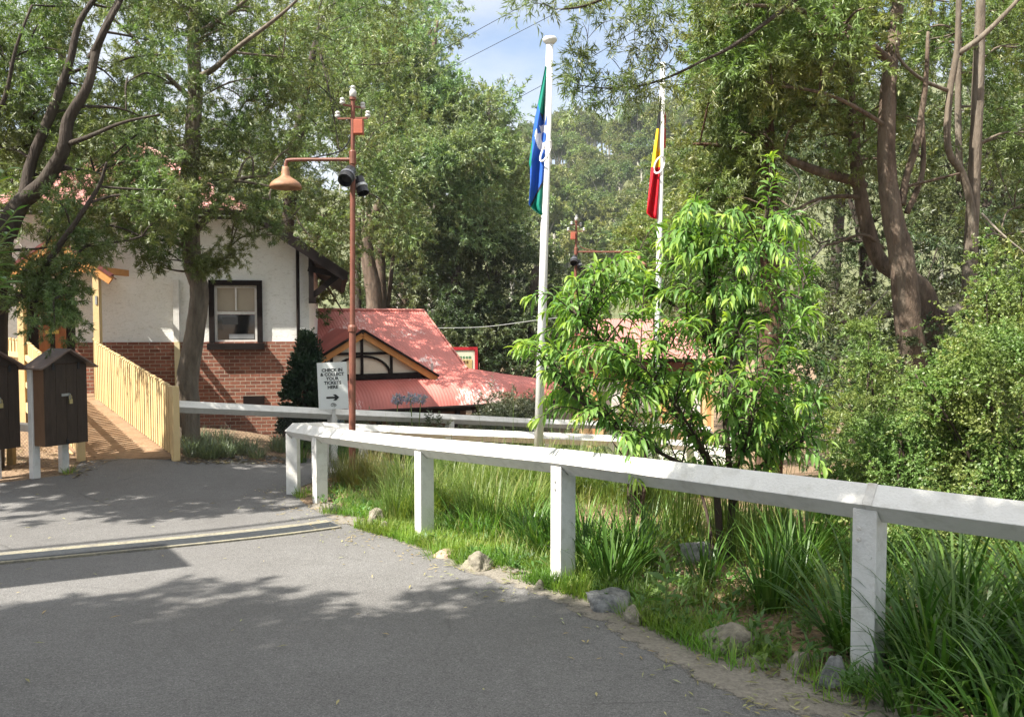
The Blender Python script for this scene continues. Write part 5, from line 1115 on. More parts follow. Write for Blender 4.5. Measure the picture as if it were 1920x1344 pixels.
# ---- trees out of the frame whose shade falls on the foreground path
def shade_tree(label, base, crown, n, r, seed):
    T = Tree('wattle_tree', label, 'tree', (base[0], base[1], gz(*base)), seed, bark_dark, wattle_leaf)
    b_ = Vector((base[0], base[1], gz(*base) - .1)); (cx_, cy_, cz_), (sx_, sy_, sz_) = crown
    T.limb([b_, b_ + Vector((0, .1, 2)), Vector((cx_, cy_, cz_ - .4))], [.2, .16, .08])
    C = [(cx_ + T.r.uniform(-sx_, sx_), cy_ + T.r.uniform(-sy_, sy_), cz_ + T.r.uniform(-sz_, sz_)) for _ in range(n)]; T.blobs(C, [T.r.uniform(*r) for _ in range(n)], 22, 22, .22, .065); return T.finish()
shade_tree('wattle overhanging the path from the left, beside the viewer and out of the picture', (-7.2, -.5), ((-6.0, -.35, 7.0), (3.6, 2.4, .9)), 290, (.7, 1.0), 71)
shade_tree('wattle shading the far part of the path, beyond the left edge of the picture', (-10.2, 8.0), ((-8.7, 8.2, 5.9), (1.9, 1.5, 1.1)), 46, (.45, .75), 73)
shade_tree('wattle behind the viewer on the left, out of the picture', (-5.0, -5.0), ((-3.4, -4.6, 6.4), (4.4, 2.0, 1.0)), 120, (.7, 1.0), 72)

# ------------------------------------------------------------------ trees on the wooded hill
hr = random.Random(5); protos = []
hg = 'trees on the wooded hill'
spots = []
while len(spots) < 200:
    a = hr.uniform(-.02, .30) if len(spots) < 150 else hr.uniform(-.5, .75); y = 135 + 185 * hr.random() ** .8; x = a * y
    if all((x - u)**2 + (y - v)**2 > 55 for u, v in spots): spots.append((x, y))
spots.sort(key=lambda s: s[1])
hl = ['olive gum tree in the wood on the far hillside', 'greener gum tree in the wood on the far hillside', 'pale stemmed gum tree with a loose crown in the wood on the far hillside']
for k in range(6):
    T = Tree('gum_tree', hl[k % 3], 'tree', (0, 0, 0), 80 + k, bark_pale, [hill_leaf, hill_leaf2, hill_leaf][k % 3], hg)
    h = 10 + k % 3 * 2; T.limb([(0, 0, -1), (.3, .1, 4), (.1, -.2, h * .9)], [.35, .28, .12], n=6)
    for q in range(5): 
        a = q * 1.3 + k; T.limb([(.1, 0, h * .45), (math.cos(a) * 1.6, math.sin(a) * 1.6, h * .65), (math.cos(a) * 3, math.sin(a) * 3, h * .8)], [.16, .11, .05], n=5)
    C = []; R = []
    while len(C) < 26:
        u = T.rng.normal(size=3); u /= np.linalg.norm(u); r_ = T.rng.random() ** .4
        C.append((u[0] * 4.2 * r_, u[1] * 4.2 * r_, h * .62 + abs(u[2]) * h * .42 * r_)); R.append(T.rng.uniform(1.0, 1.7))
    T.L.append(sprays(T.rng, C, R, 26, 16, .48, .20, droop=.15)); protos.append(T.finish())
for i, (x, y) in enumerate(spots):
    loc = (x, y, float(hillz(np.array(x), np.array(y))) - .3); k = i % 6; sc = hr.uniform(.75, 1.25)
    if i < 6: protos[i].location = loc; protos[i].scale = (sc,) * 3
    else: copy_tree(protos[k], loc, hr.uniform(0, 6.28), (sc, sc, sc * hr.uniform(.85, 1.2)))

# ------------------------------------------------------------------ shrubs
def shrub(name, label, px, py, d, seed, leaf, regs, Ln, W, stems=6, bark=None, cat_='shrub', droop=.15, nl=22, tl=.7):
    b_ = at(px, py, d); b_.z = gz(b_.x, b_.y); T = Tree(name, label, cat_, b_, seed, bark or twig_brown, leaf)
    for k in range(stems):
        x0, x1, y0, y1, d0, d1 = regs[k % len(regs)][:6]; e = at(T.r.uniform(x0, x1), T.r.uniform(y0, (y0 + y1) / 2), T.r.uniform(d0, d1))
        m = b_.lerp(e, .5) + Vector((T.r.uniform(-.1, .1), 0, .1)); T.limb([b_ + Vector((T.r.uniform(-.06, .06), T.r.uniform(-.06, .06), -.05)), m, e], [.022, .015, .006], n=5)
    for (x0, x1, y0, y1, d0, d1, n, rl, rh, per) in regs:
        C, R = T.region(x0, x1, y0, y1, d0, d1, n, rl, rh); T.blobs(C, R, per, nl, Ln, W, droop=droop, tl=tl, connect=False); T.L.append(sprays(T.rng, C, R, max(2, per // 7), nl, Ln, W, droop=droop + .1, tl=2.0, out=1.3))
        for c in C[::3]: T.twig_to(c, .008)
    return T.finish()
shrub('shrub', 'large small leaved bright shrub spilling over the right edge behind the rail', 1880, 1000, 6.9, 101, shrub_leaf,
  [(1800, 1990, 640, 930, 6.2, 7.4, 52, .17, .30, 30), (1720, 1830, 690, 800, 6.6, 7.4, 16, .12, .2, 24), (1690, 1760, 690, 740, 6.6, 7.0, 5, .06, .1, 14), (1840, 1980, 615, 680, 6.6, 7.6, 14, .13, .22, 26), (1750, 1990, 920, 1040, 6.0, 6.8, 22, .15, .24, 26)], .031, .018, stems=10, nl=26)
shrub('shrub', 'low spreading small leaved shrub behind the rail left of the larger one', 1680, 1010, 6.9, 102, shrub_leaf,
  [(1600, 1800, 820, 960, 6.6, 7.8, 44, .14, .25, 28), (1560, 1700, 880, 980, 6.8, 7.6, 18, .12, .2, 26), (1640, 1860, 960, 1060, 5.9, 6.7, 26, .13, .2, 26), (1650, 1780, 800, 840, 7, 7.8, 12, .1, .16, 24)], .029, .017, stems=8, nl=26)
shrub('shrub', 'feathery olive shrub at the foot of the thick brown trunk', 1625, 900, 9, 103, shrub_leaf,
  [(1570, 1690, 660, 860, 8.6, 9.8, 34, .17, .28, 24), (1600, 1650, 610, 680, 8.8, 9.4, 6, .1, .17, 22)], .05, .013, stems=6)
shrub('shrub', 'light green tall shrub against the right edge above the larger shrub', 1900, 700, 10.5, 104, shrub_leaf,
  [(1840, 1980, 480, 640, 10, 11.2, 26, .22, .36, 26)], .05, .026, stems=5)
shrub('shrub', 'dim undergrowth shrub around the feet of the right hand trunks', 1760, 760, 12, 105, dark_leaf,
  [(1480, 1960, 620, 860, 11.5, 14.5, 70, .3, .5, 22)], .08, .03, stems=6)
shrub('shrub', 'dark twiggy shrub behind the rail left of the bright green tree stems', 1190, 900, 8.8, 106, dark_leaf, [(1145, 1235, 780, 890, 8.4, 9.2, 14, .13, .22, 15)], .05, .011, stems=14)
shrub('shrub', 'rounded grey leaved bush below the corner of the red verandah roof', 955, 800, 18.8, 107, grey_shrub_leaf, [(905, 1020, 750, 800, 18.2, 19.6, 26, .25, .38, 26)], .09, .02, stems=5)
shrub('shrub', 'low grey green bush on the bank behind the far rail', 930, 850, 17.2, 108, grey_shrub_leaf, [(860, 1000, 800, 850, 16.5, 17.6, 22, .2, .32, 24), (640, 830, 800, 850, 15, 16, 22, .2, .3, 22)], .09, .02, stems=5)
shrub('shrub', 'dark evergreen hedge in the dip between the rails', 1080, 870, 15, 109, dark_leaf, [(1010, 1180, 826, 880, 14.6, 15.6, 20, .18, .28, 24)], .07, .02, stems=5)
shrub('shrub', 'broad shrub on the right bank, past the right edge of the picture', 2250, 1000, 8, 112, shrub_leaf, [(2030, 2400, 640, 1000, 7.4, 9.5, 60, .24, .36, 24)], .05, .028, stems=8)
shrub('shrub', 'dim shrub thicket on the far right bank, past the right edge of the picture', 2200, 800, 14, 113, dark_leaf, [(1980, 2450, 560, 860, 12.5, 16, 60, .4, .6, 22)], .11, .04, stems=6)
# conical conifer beside the cottage
cb = at(574, 828, 15.3); cb.z = gz(cb.x, cb.y); T = Tree('conifer', 'small dark conical conifer at the corner of the cottage beside the sign', 'conifer', cb, 111, bark_dark, cypress_leaf)
T.limb([cb, cb + Vector((0, 0, 1.0)), cb + Vector((.05, 0, 1.9))], [.06, .05, .02])
C, R = [], []
Hc = at(572, 620, 15.3).z - cb.z
for k in range(190):
    h = T.r.random() ** 1.15; rr = .46 * min(1, (1 - h) * 1.7 + .04) * (.8 + .2 * T.r.random()) * (.75 if h < .12 else 1); a = T.r.uniform(0, 6.28); C.append((cb.x + .05 * h + rr * math.cos(a), cb.y + rr * math.sin(a), cb.z + .1 + h * (Hc - .2))); R.append(T.r.uniform(.09, .15))
pos, ld, nr, Ln, W = sprays(T.rng, C, R, 30, 14, .055, .022, droop=-.35, out=.4); ld = nrm(ld + np.array([0, 0, .9])); T.L.append((pos, ld, nr, Ln, W)); T.finish()

# ------------------------------------------------------------------ bright green (peach) tree
def curved_leaves(name, P, D, Ln, W, age, m, parent, curl, rng, seg=5):
    n = len(P); t = np.linspace(0, 1, seg + 1); wp = np.interp(t, [0, .12, .35, .65, 1], [.10, .6, 1, .75, .02])
    up0 = np.array([0, 0, 1.0]); side = nrm(np.cross(D, up0) + rng.normal(size=(n, 3)) * .25); V = np.empty((n, seg + 1, 3, 3)); p = P.copy(); d = D.copy()
    for k in range(seg + 1):
        nn = nrm(np.cross(side, d)); w = (W * wp[k] / 2)[:, None]
        V[:, k, 0] = p - side * w + nn * w * .45; V[:, k, 1] = p; V[:, k, 2] = p + side * w + nn * w * .45
        d = nrm(d + np.array([0, 0, -1.0]) * (curl / seg)[:, None]); p = p + d * (Ln / seg)[:, None]; side = nrm(side - d * (side * d).sum(1, keepdims=True))
    off = np.array(origin_of(parent)); fs = []
    for k in range(seg):
        for j in range(2): a = k * 3 + j; fs.append([a, a + 1, a + 4, a + 3])
    Fq = (np.arange(n)[:, None, None] * (seg + 1) * 3 + np.array(fs)[None]).reshape(-1, 4)
    me = fast_mesh(name, V.reshape(-1, 3) - off, Fq, m, smooth=True)
    at2 = me.attributes.new('age', 'FLOAT', 'POINT'); at2.data.foreach_set('value', np.repeat(age, (seg + 1) * 3).astype(np.float32))
    return link_mesh(name, me, parent)
rng = np.random.default_rng(200); rr_ = random.Random(200)
pb = at(1352, 1062, 6.85); pb.z = gz(pb.x, pb.y) - .05
peach = thing('peach_tree', 'young bright green fruit tree with long drooping leaves growing behind the near rail', 'tree', pb)
wood = MB(); SP = []
def pst(pts, r):
    P, R = smoothline([at(*p) if not isinstance(p, Vector) else p for p in pts], r, 5); wood.tube(P, R, 7, jit=.05, rng=rr_); SP.extend(zip(P, R))
pst([pb, (1345, 940, 6.8), (1330, 870, 6.8), (1250, 760, 6.7), (1150, 660, 6.6), (1080, 590, 6.5)], [.032, .03, .026, .02, .013, .006])
pst([pb + Vector((.05, .03, 0)), (1372, 950, 6.9), (1366, 860, 6.9), (1352, 700, 6.9), (1345, 650, 6.9), (1330, 520, 6.9), (1310, 420, 6.9)], [.03, .028, .025, .022, .019, .012, .006])
pst([(1352, 700, 6.9), (1385, 620, 6.8), (1410, 500, 6.7), (1440, 400, 6.7), (1447, 310, 6.7)], [.018, .015, .011, .008, .004])
pst([(1366, 860, 6.9), (1430, 760, 7.0), (1480, 640, 7.1), (1510, 520, 7.1)], [.02, .016, .011, .005])
pst([(1345, 900, 6.8), (1260, 860, 6.5), (1150, 800, 6.3), (1050, 720, 6.2), (990, 650, 6.2)], [.018, .015, .012, .008, .004])
pst([(1340, 880, 6.8), (1280, 780, 6.3), (1200, 680, 6.0)], [.016, .011, .005])
pst([(1372, 950, 6.9), (1420, 880, 6.6), (1500, 830, 6.4), (1545, 800, 6.3)], [.016, .012, .008, .004])
pst([(1360, 930, 6.85), (1400, 830, 6.3), (1420, 740, 6.0)], [.014, .01, .004])
pst([(1340, 650, 6.9), (1250, 560, 7.2), (1180, 510, 7.3)], [.014, .01, .005])
pst([pb + Vector((-.04, .04, 0)), (1325, 960, 7.0), (1300, 900, 7.1), (1240, 850, 7.2)], [.016, .014, .01, .005])
outline = [(960, 655), (985, 555), (1060, 510), (1180, 475), (1280, 385), (1330, 372), (1420, 410), (1455, 395), (1520, 420), (1535, 560), (1560, 690), (1550, 850), (1440, 890), (1250, 880), (1130, 810), (1010, 760)]
tips = [(1445, 292, 6.7), (1455, 330, 6.65), (1300, 372, 6.9), (965, 655, 6.2), (985, 560, 6.3), (1000, 790, 6.3), (1555, 830, 6.2), (1560, 690, 6.6), (1195, 905, 5.6), (1550, 880, 6.0), (1500, 790, 6.2), (1470, 400, 6.7), (1530, 420, 6.8)]
while len(tips) < 270:
    x, y = rr_.uniform(950, 1565), rr_.uniform(370, 895)
    if inpoly(x, y, outline) and not (1170 < x < 1260 and 600 < y < 690 and rr_.random() < .2) and not (1150 < x < 1400 and 760 < y and rr_.random() < .12): tips.append((x, y, rr_.uniform(5.9, 7.5)))
LP, LD, LL, LW, LA, LC = [], [], [], [], [], []
for (x, y, d) in tips:
    e = at(x, y, d)
    q, r_ = min(SP, key=lambda pr: abs((pr[0] - e).length - .5) + (.35 if pr[0].z > e.z + .1 else 0) + (.8 if (pr[0]-e).length > .9 else 0)); dist = (e - q).length
    m = q.lerp(e, .55) + Vector((0, 0, .10 * dist + .05)); P, R = smoothline([q, m, e], [min(.008, r_), .0045, .0015], 10); wood.tube(P, R, 5, cap=False)
    ln = sum((b2 - a).length for a, b2 in zip(P, P[1:])); nl = int(min(ln, .62) / .022) + 4
    for k in range(nl):
        t = 1 - (k / nl) * min(1, .62 / ln); f = t * (len(P) - 1); i = min(int(f), len(P) - 2); p = P[i].lerp(P[i+1], f - i); ax = (P[i+1] - P[i]).normalized()
        sd = ax.cross(Vector((0, 0, 1))); sd = sd.normalized() if sd.length > .05 else Vector((1, 0, 0)); a = k * 2.4 + rr_.uniform(-.4, .4); ot = sd * math.cos(a) + sd.cross(ax) * math.sin(a)
        dr2 = (ax * (.55 + .5 * t) + ot * .8 + Vector((0, 0, .15))).normalized(); back = (1 - t) * ln
        LP.append(p); LD.append(dr2); yl = max(0, 1 - back / .15) * rr_.uniform(.45, 1.0)
        LL.append((.16 if back > .08 else .085 + back * .8) * rr_.uniform(.55, 1.15)); LW.append(.032 * rr_.uniform(.6, 1.2) * (1 if back > .05 else .7)); LA.append(yl); LC.append(rr_.uniform(1.0, 2.3))
wood.build('trunk', twig_brown, peach, smooth=True)
ar = lambda a: np.array([tuple(v) for v in a]); curved_leaves('crown', ar(LP), ar(LD), np.array(LL), np.array(LW), np.array(LA), peach_leaf, peach, np.array(LC), rng)

# long leaves of the shrub that pokes in at the left edge
ob = Vector((-3.6, 4.3, gz(-3.6, 4.3))); ole = thing('oleander_shrub', 'shrub with long glossy light green leaves poking in at the left edge', 'shrub', ob); wood = MB(); LP, LD, LL, LW, LA, LC = [], [], [], [], [], []
for x, y, d in ((18, 435, 4.2), (10, 320, 4.3), (30, 395, 4.4), (-5, 500, 4.2), (15, 520, 4.3), (-20, 380, 4.2), (-60, 440, 4.2), (-80, 330, 4.3)):
    e = at(x, y, d); P, R = smoothline([ob, ob.lerp(e, .6) + Vector((-.25, 0, .1)), e], [.014, .009, .004], 8); wood.tube(P, R, 6)
    for k in range(20):
        t = 1 - k * .014; f = t * (len(P) - 1); i = min(int(f), len(P) - 2); p = P[i].lerp(P[i+1], f - i); a = k * 2.4; dr2 = (Vector((math.cos(a), math.sin(a) * .8, 0)) + Vector((.1, 0, .55 - k * .035))).normalized()
        LP.append(p); LD.append(dr2); LL.append(rr_.uniform(.12, .19) * (.6 if k < 4 else 1)); LW.append(.024); LA.append(0.3 if k < 5 else 0); LC.append(rr_.uniform(.1, .8))
wood.build('stems', stem_green, ole); curved_leaves('leaves', ar(LP), ar(LD), np.array(LL), np.array(LW), np.array(LA), oleander_leaf, ole, np.array(LC), rng)

# ------------------------------------------------------------------ grasses and strap leaved plants
def blade_mesh(name, base, az, th0, bend, Ln, W, m, parent=None, loc=None, seg=5, fold=.0):
    n = len(base); off = np.array(origin_of(parent)) if parent else np.array(loc) if loc is not None else np.zeros(3)
    p = base.copy(); side = np.stack([-np.sin(az), np.cos(az), 0 * az], 1); V = np.empty((n, seg + 1, 2, 3))
    for k in range(seg + 1):
        t = k / seg; w = (W * (1 - t ** 2.2 * .96) * min(1, .6 + t * 2) / 2)[:, None]; V[:, k, 0] = p - side * w; V[:, k, 1] = p + side * w
        th = th0 + bend * t * t; d = np.stack([np.cos(az) * np.sin(th), np.sin(az) * np.sin(th), np.cos(th)], 1); p = p + d * (Ln / seg)[:, None]
    fs = np.array([[k * 2, k * 2 + 1, k * 2 + 3, k * 2 + 2] for k in range(seg)])
    Fq = (np.arange(n)[:, None, None] * (seg + 1) * 2 + fs[None]).reshape(-1, 4)
    return link_mesh(name, fast_mesh(name, V.reshape(-1, 3) - off, Fq, m), parent, None if parent else off)
brg = np.random.default_rng(300)
def clump(name, label, x, y, n, L_, w_, m, group=None, spread=.06, th=(.05, .7), bend=(.3, 1.5), cat_='plant', seg=5, dz=0):
    loc = (x, y, gz(x, y) + dz); a = brg.uniform(0, 6.283, n); r = spread * np.sqrt(brg.random(n)); base = np.stack([x + np.cos(a) * r, y + np.sin(a) * r, np.full(n, loc[2] - .02)], 1)
    az = a + brg.normal(0, .5, n); o = blade_mesh(name, base, az, brg.uniform(*th, n), brg.uniform(*bend, n), L_ * brg.uniform(.55, 1.15, n), w_ * brg.uniform(.7, 1.2, n), m, loc=loc, seg=seg)
    return tag(o, label, cat_, group)
gL = 'strap leaved clumps in the near bed'
for (x, y, n, L_) in ((2.15, 4.05, 60, .75), (2.55, 4.45, 70, .85), (2.95, 4.1, 70, .85), (2.35, 3.55, 46, .65), (2.9, 3.6, 55, .75), (3.3, 4.6, 70, .9), (2.0, 4.75, 60, .8), (2.75, 5.0, 70, .9), (3.5, 5.3, 70, .9), (3.9, 4.2, 60, .9), (2.3, 4.0, 50, .6), (2.6, 3.85, 60, .7), (3.1, 3.8, 60, .8), (2.45, 4.75, 70, .8), (2.2, 4.4, 60, .7), (3.0, 4.6, 80, .9), (3.6, 4.7, 80, .9), (1.9, 3.85, 36, .45), (2.1, 3.5, 40, .5)):
    clump('strap_leaf_plant', 'large dark green strap leaved clump at the lower right around the nearest rail post', x, y, int(n * 1.4), L_, .024, strap_leaf, 'dark strap leaved clumps at lower right', spread=.12, th=(.1, 1.0), bend=(.3, 2.1), seg=6)
for (x, y, n, L_) in ((.75, 6.2, 60, .62), (.58, 6.75, 55, .6), (1.0, 6.6, 60, .62), (1.75, 5.55, 60, .7), (2.05, 5.95, 60, .75), (2.3, 6.4, 60, .75), (1.5, 6.3, 24, .5), (2.7, 6.0, 60, .75), (.35, 7.1, 55, .55), (.15, 7.5, 55, .55)):
    clump('strap_leaf_plant', 'green strap leaved clump under the bright green tree behind the rail', x, y, int(n * 1.6), L_ * 1.05, .019, strap_leaf, 'strap leaved clumps under the bright tree', spread=.10, th=(.05, .7), bend=(.2, 1.5), seg=6)
for (x, y) in ((1.95, 6.9), (2.3, 7.2), (2.7, 6.9), (1.55, 7.5), (3.1, 7.0), (2.0, 7.6)):
    clump('reed_clump', 'tall yellowish reedy clump behind the near rail, right of the tree stems', x, y, 110, .8, .010, tussock_leaf, 'reedy clumps behind the tree stems', spread=.14, th=(0, .35), bend=(.1, .9))
tp = [(790, 985, 260), (830, 965, 260), (880, 950, 280), (925, 940, 280), (965, 935, 280), (1005, 930, 280), (1040, 940, 240), (765, 960, 240), (900, 985, 220), (985, 975, 220), (1100, 930, 220), (1150, 940, 200), (1215, 950, 200), (850, 915, 240), (930, 910, 240), (1010, 905, 240), (760, 925, 240), (1080, 905, 200), (1150, 905, 200), (745, 985, 160), (930, 1000, 160), (1250, 920, 200), (1320, 930, 200)]
for px, py, n in tp:
    p = gpix(px, py); clump('tussock_grass', 'fine leaved green and straw coloured tussock in the bed behind the rail', p.x, p.y, int(n * 1.7), .66, .0075, tussock_leaf, 'tussocks in the middle of the bed', spread=.2, th=(.0, .55), bend=(.3, 1.9), seg=6)
for px, py, n in ((665, 915, 420), (700, 905, 420), (640, 905, 260), (735, 915, 300), (725, 935, 240), (685, 890, 300)):
    p = gpix(px, py); clump('tussock_grass', 'fine green tussock with russet seed tops at the foot of the lamp post', p.x, p.y, n, .50, .0055, red_tussock, 'russet tussocks by the lamp post', spread=.17, th=(.0, .5), bend=(.2, 1.3))
p = gpix(850, 968); clump('dead_tussock', 'collapsed brown dead tussock in the middle of the bed', p.x, p.y, 260, .40, .006, dry_grass, spread=.12, th=(.1, .9), bend=(.8, 2.4))
for px, py in ((600, 865), (650, 872), (560, 868), (760, 870), (820, 880), (900, 885), (975, 885), (1040, 880)):
    p = gpix(px, py) ; clump('tussock_grass', 'dim green tussock along the back rail of the bed', p.x, p.y, 150, .5, .008, strap_leaf, 'tussocks along the back rail', spread=.12, th=(0, .6), bend=(.3, 1.6))
for x, y in ((2.05, 3.25), (2.45, 3.2), (2.8, 3.25), (2.2, 2.95), (3.1, 3.4)):
    clump('strap_leaf_plant', 'arching light green strap leaved clump in the bottom right corner', x, y, 34, .62, .022, lime_strap, 'light strap leaved clumps in the bottom right corner', spread=.1, th=(.2, 1.1), bend=(.5, 2.0), seg=6)
for px, py in ((960, 985), (990, 1020), (1015, 1045), (935, 1010), (1030, 990), (900, 1020), (870, 1005), (985, 960), (1095, 1010), (1120, 1050), (1095, 1075), (1170, 1030), (1200, 1070), (1240, 1010)):
    p = gpix(px, py); clump('strap_leaf_plant', 'bright green iris like clump near the middle rail post', p.x, p.y, 55, .5, .017, lime_strap, 'bright strap leaved clumps near the middle post', spread=.12, th=(.05, .8), bend=(.2, 1.6))
gg = random.Random(8)
for k in range(40):
    px, py = gg.uniform(345, 545), gg.uniform(828, 862); p = gpix(px, py); clump('lily_turf', 'grey green strappy tuft at the foot of the brick wall', p.x, p.y, 60, .34, .012, grey_grass, 'grey green tufts along the brick wall', spread=.08, th=(.1, .8), bend=(.5, 1.8), seg=4)
# long wispy stems over the back rail
sr = np.random.default_rng(9); n = 46; P = [at(sr.uniform(720, 1120), 850, sr.uniform(9.5, 11.5)) for _ in range(n)]; base = np.array([(p.x, p.y, gz(p.x, p.y)) for p in P])
loc = tuple(base[0]); tag(blade_mesh('wispy_grass', base, sr.uniform(0, 6.28, n), sr.uniform(0, .3, n), sr.uniform(.1, .7, n), sr.uniform(.7, 1.25, n), np.full(n, .006), tussock_leaf, loc=loc), 'thin wispy grass stems standing above the rails', 'grass', kind='stuff')
# lime green grass along the path edge and under the rail
N = 46000; tt = brg.uniform(0, 1, N); RE2 = np.array(RE + [(-2.9, 10.95)]); f = tt * (len(RE2) - 1); i_ = np.minimum(f.astype(int), len(RE2) - 2); e = RE2[i_] + (RE2[i_ + 1] - RE2[i_]) * (f - i_)[:, None]
offd = brg.gamma(1.7, .2, N) - .06; dirn = np.array([.82, .57]); xy = e + dirn * offd[:, None]
cl_ = np.sin(xy[:, 0] * 5.3 + 1.7 * xy[:, 1]) + np.sin(xy[:, 1] * 4.1 - xy[:, 0] * 2.2 + 2) + .6 * np.sin(xy[:, 1] * 11 + xy[:, 0] * 7); lush = np.exp(-((xy[:, 1] - 7.5) / 1.3) ** 2) * 3.2 - .6
keep = (cl_ + lush + brg.normal(0, .35, N)) > .45; xy = xy[keep]; n = len(xy); base = np.column_stack([xy, gzv(xy[:, 0], xy[:, 1]) - .01])
tag(blade_mesh('verge_grass', base, brg.uniform(0, 6.28, n), brg.uniform(0, .9, n), brg.uniform(.2, 1.8, n), brg.uniform(.06, .19, n), brg.uniform(.005, .010, n), lime_grass, loc=tuple(base[0]), seg=4), 'lime green grass growing along the path edge', 'grass', kind='stuff')
# carpet grass inside the bed
N = 46000; xy = np.column_stack([brg.uniform(-2.2, 3.5, N), brg.uniform(5.5, 13.5, N)]); lim = np.interp(xy[:, 1], [p[1] for p in RE], [p[0] for p in RE]); cl_ = np.sin(xy[:, 0] * 3.1 + xy[:, 1]) + np.sin(xy[:, 1] * 2.9 - xy[:, 0] * 1.7 + 1)
keep = (xy[:, 0] > lim + .25) & (cl_ + brg.normal(0, .6, N) > -.2) & (xy[:, 1] < 10.9 + (xy[:, 0] + 2.6) * .65); xy = xy[keep]; n = len(xy); base = np.column_stack([xy, gzv(xy[:, 0], xy[:, 1]) - .01])
tag(blade_mesh('bed_grass', base, brg.uniform(0, 6.28, n), brg.uniform(0, .8, n), brg.uniform(.2, 1.6, n), brg.uniform(.10, .34, n), brg.uniform(.004, .009, n), tussock_leaf, loc=tuple(base[0]), seg=4), 'mixed grass growing through the mulch of the garden bed', 'grass', kind='stuff')
# weeds at post feet, left tip
for px, py in ((565, 932), (585, 925), (1060, 1112), (1085, 1120), (1270, 1192), (1430, 1225), (1415, 1240), (1200, 1130), (130, 888), (745, 1000), (690, 985), (735, 992), (870, 1062), (945, 1066), (1105, 1128), (1180, 1158), (1215, 1165), (1330, 1212), (1400, 1222), (1480, 1255), (1535, 1268), (1590, 1290), (1640, 1305), (815, 1046)):
    p = gpix(px, py); clump('grass_tuft', 'small green grass tuft at the edge of the asphalt', p.x, p.y, 70, .17, .007, lime_grass, 'small grass tufts at the asphalt edge', spread=.08, th=(.1, 1.0), bend=(.2, 1.5), seg=4)
wp = []
while len(wp) < 260:
    t_ = brg.random(); q_ = t_ * (len(RE2) - 1); i0 = min(int(q_), len(RE2) - 2); p_ = RE2[i0] + (RE2[i0+1] - RE2[i0]) * (q_ - i0) + dirn * (brg.gamma(1.5, .35) + .05); wp.append(p_)
wp = np.array(wp + [(brg.uniform(.6, 3.2), brg.uniform(4.6, 7.4)) for _ in range(240)]); lim = np.interp(wp[:, 1], [p[1] for p in RE], [p[0] for p in RE]); wp = wp[wp[:, 0] > lim + .03]
kk_ = 12; pos = np.repeat(np.column_stack([wp, gzv(wp[:, 0], wp[:, 1])]), kk_, 0); n = len(pos); a = brg.uniform(0, 6.28, n); el = brg.uniform(.15, 1.1, n)
pos[:, 2] += brg.uniform(0, .09, n); pos[:, :2] += brg.normal(0, .02, (n, 2)); ld = np.stack([np.cos(a) * np.cos(el), np.sin(a) * np.cos(el), np.sin(el)], 1)
o = leaves_to_mesh('ground_weeds', pos, ld, nrm(np.array([0, 0, 1.0]) + brg.normal(0, .3, (n, 3))), brg.uniform(.035, .10, n), brg.uniform(.014, .035, n), weed_leaf, loc=pos[0], bend=.12); tag(o, 'low broad leaved weeds creeping through the bed and along its edge', 'weeds', kind='stuff')
# broad leaved weed
p = gpix(1246, 1172); wd_ = thing('milk_thistle', 'single broad leaved pale green weed standing between the edging rocks', 'weed', p); hs = .42; MB().tube([p, p + Vector((.01, 0, hs * .6)), p + Vector((0, 0, hs))], [.006, .005, .003], 6).build('stem', stem_green, wd_)
LP, LD, LL, LW, LC = [], [], [], [], []
for k in range(15):
    t = .12 + .88 * k / 14; a = k * 2.4; LP.append(p + Vector((0, 0, hs * t))); LD.append(Vector((math.cos(a), math.sin(a), .35 + .9 * t * t)).normalized()); LL.append(.17 - .06 * t); LW.append(.05); LC.append(.9 - .6 * t)
curved_leaves('leaves', ar(LP), ar(LD), np.array(LL), np.array(LW), np.zeros(len(LP)), weed_leaf, wd_, np.array(LC), rng)
# agapanthus
for k, (px, py, pb_, lab) in enumerate(((746, 748, 835, 'leftmost blue agapanthus of the row of three before the red verandah roof'), (770, 747, 835, 'middle blue agapanthus of the row of three before the red verandah roof'), (789, 748, 835, 'rightmost blue agapanthus, leaning, of the row of three before the red verandah roof'), (645, 768, 840, 'blue agapanthus head half hidden behind the ticket sign and lamp pole'), (632, 790, 850, 'small blue agapanthus below the rail beside the lamp pole'))):
    d = 15.2; e = at(px, py, d); b_ = at(px + (-8, 4, -10, 0, 0)[k], pb_, d); b_.z = gz(b_.x, b_.y); ag = thing('agapanthus', lab, 'flower', b_, 'blue agapanthus behind the far rail')
    MB().tube([b_, b_.lerp(e, .5) + Vector((.01, 0, 0)), e], [.012, .010, .008], 6).build('stem', stem_green, ag)
    n = 190; dv = rdir(brg, n); pos = np.array(e) + dv * (.02 + .085 * brg.random((n, 1))) * np.array([1, 1, .85]); leaves_to_mesh('flower_head', pos, nrm(dv + brg.normal(size=(n, 3)) * .3), rdir(brg, n), np.full(n, .06), np.full(n, .022), flower_blue, ag)
    a = brg.uniform(0, 6.28, 26); base = np.array([tuple(b_)] * 26); blade_mesh('leaves', base, a, brg.uniform(.2, .7, 26), brg.uniform(.5, 1.4, 26), brg.uniform(.3, .5, 26), np.full(26, .025), strap_leaf, ag)

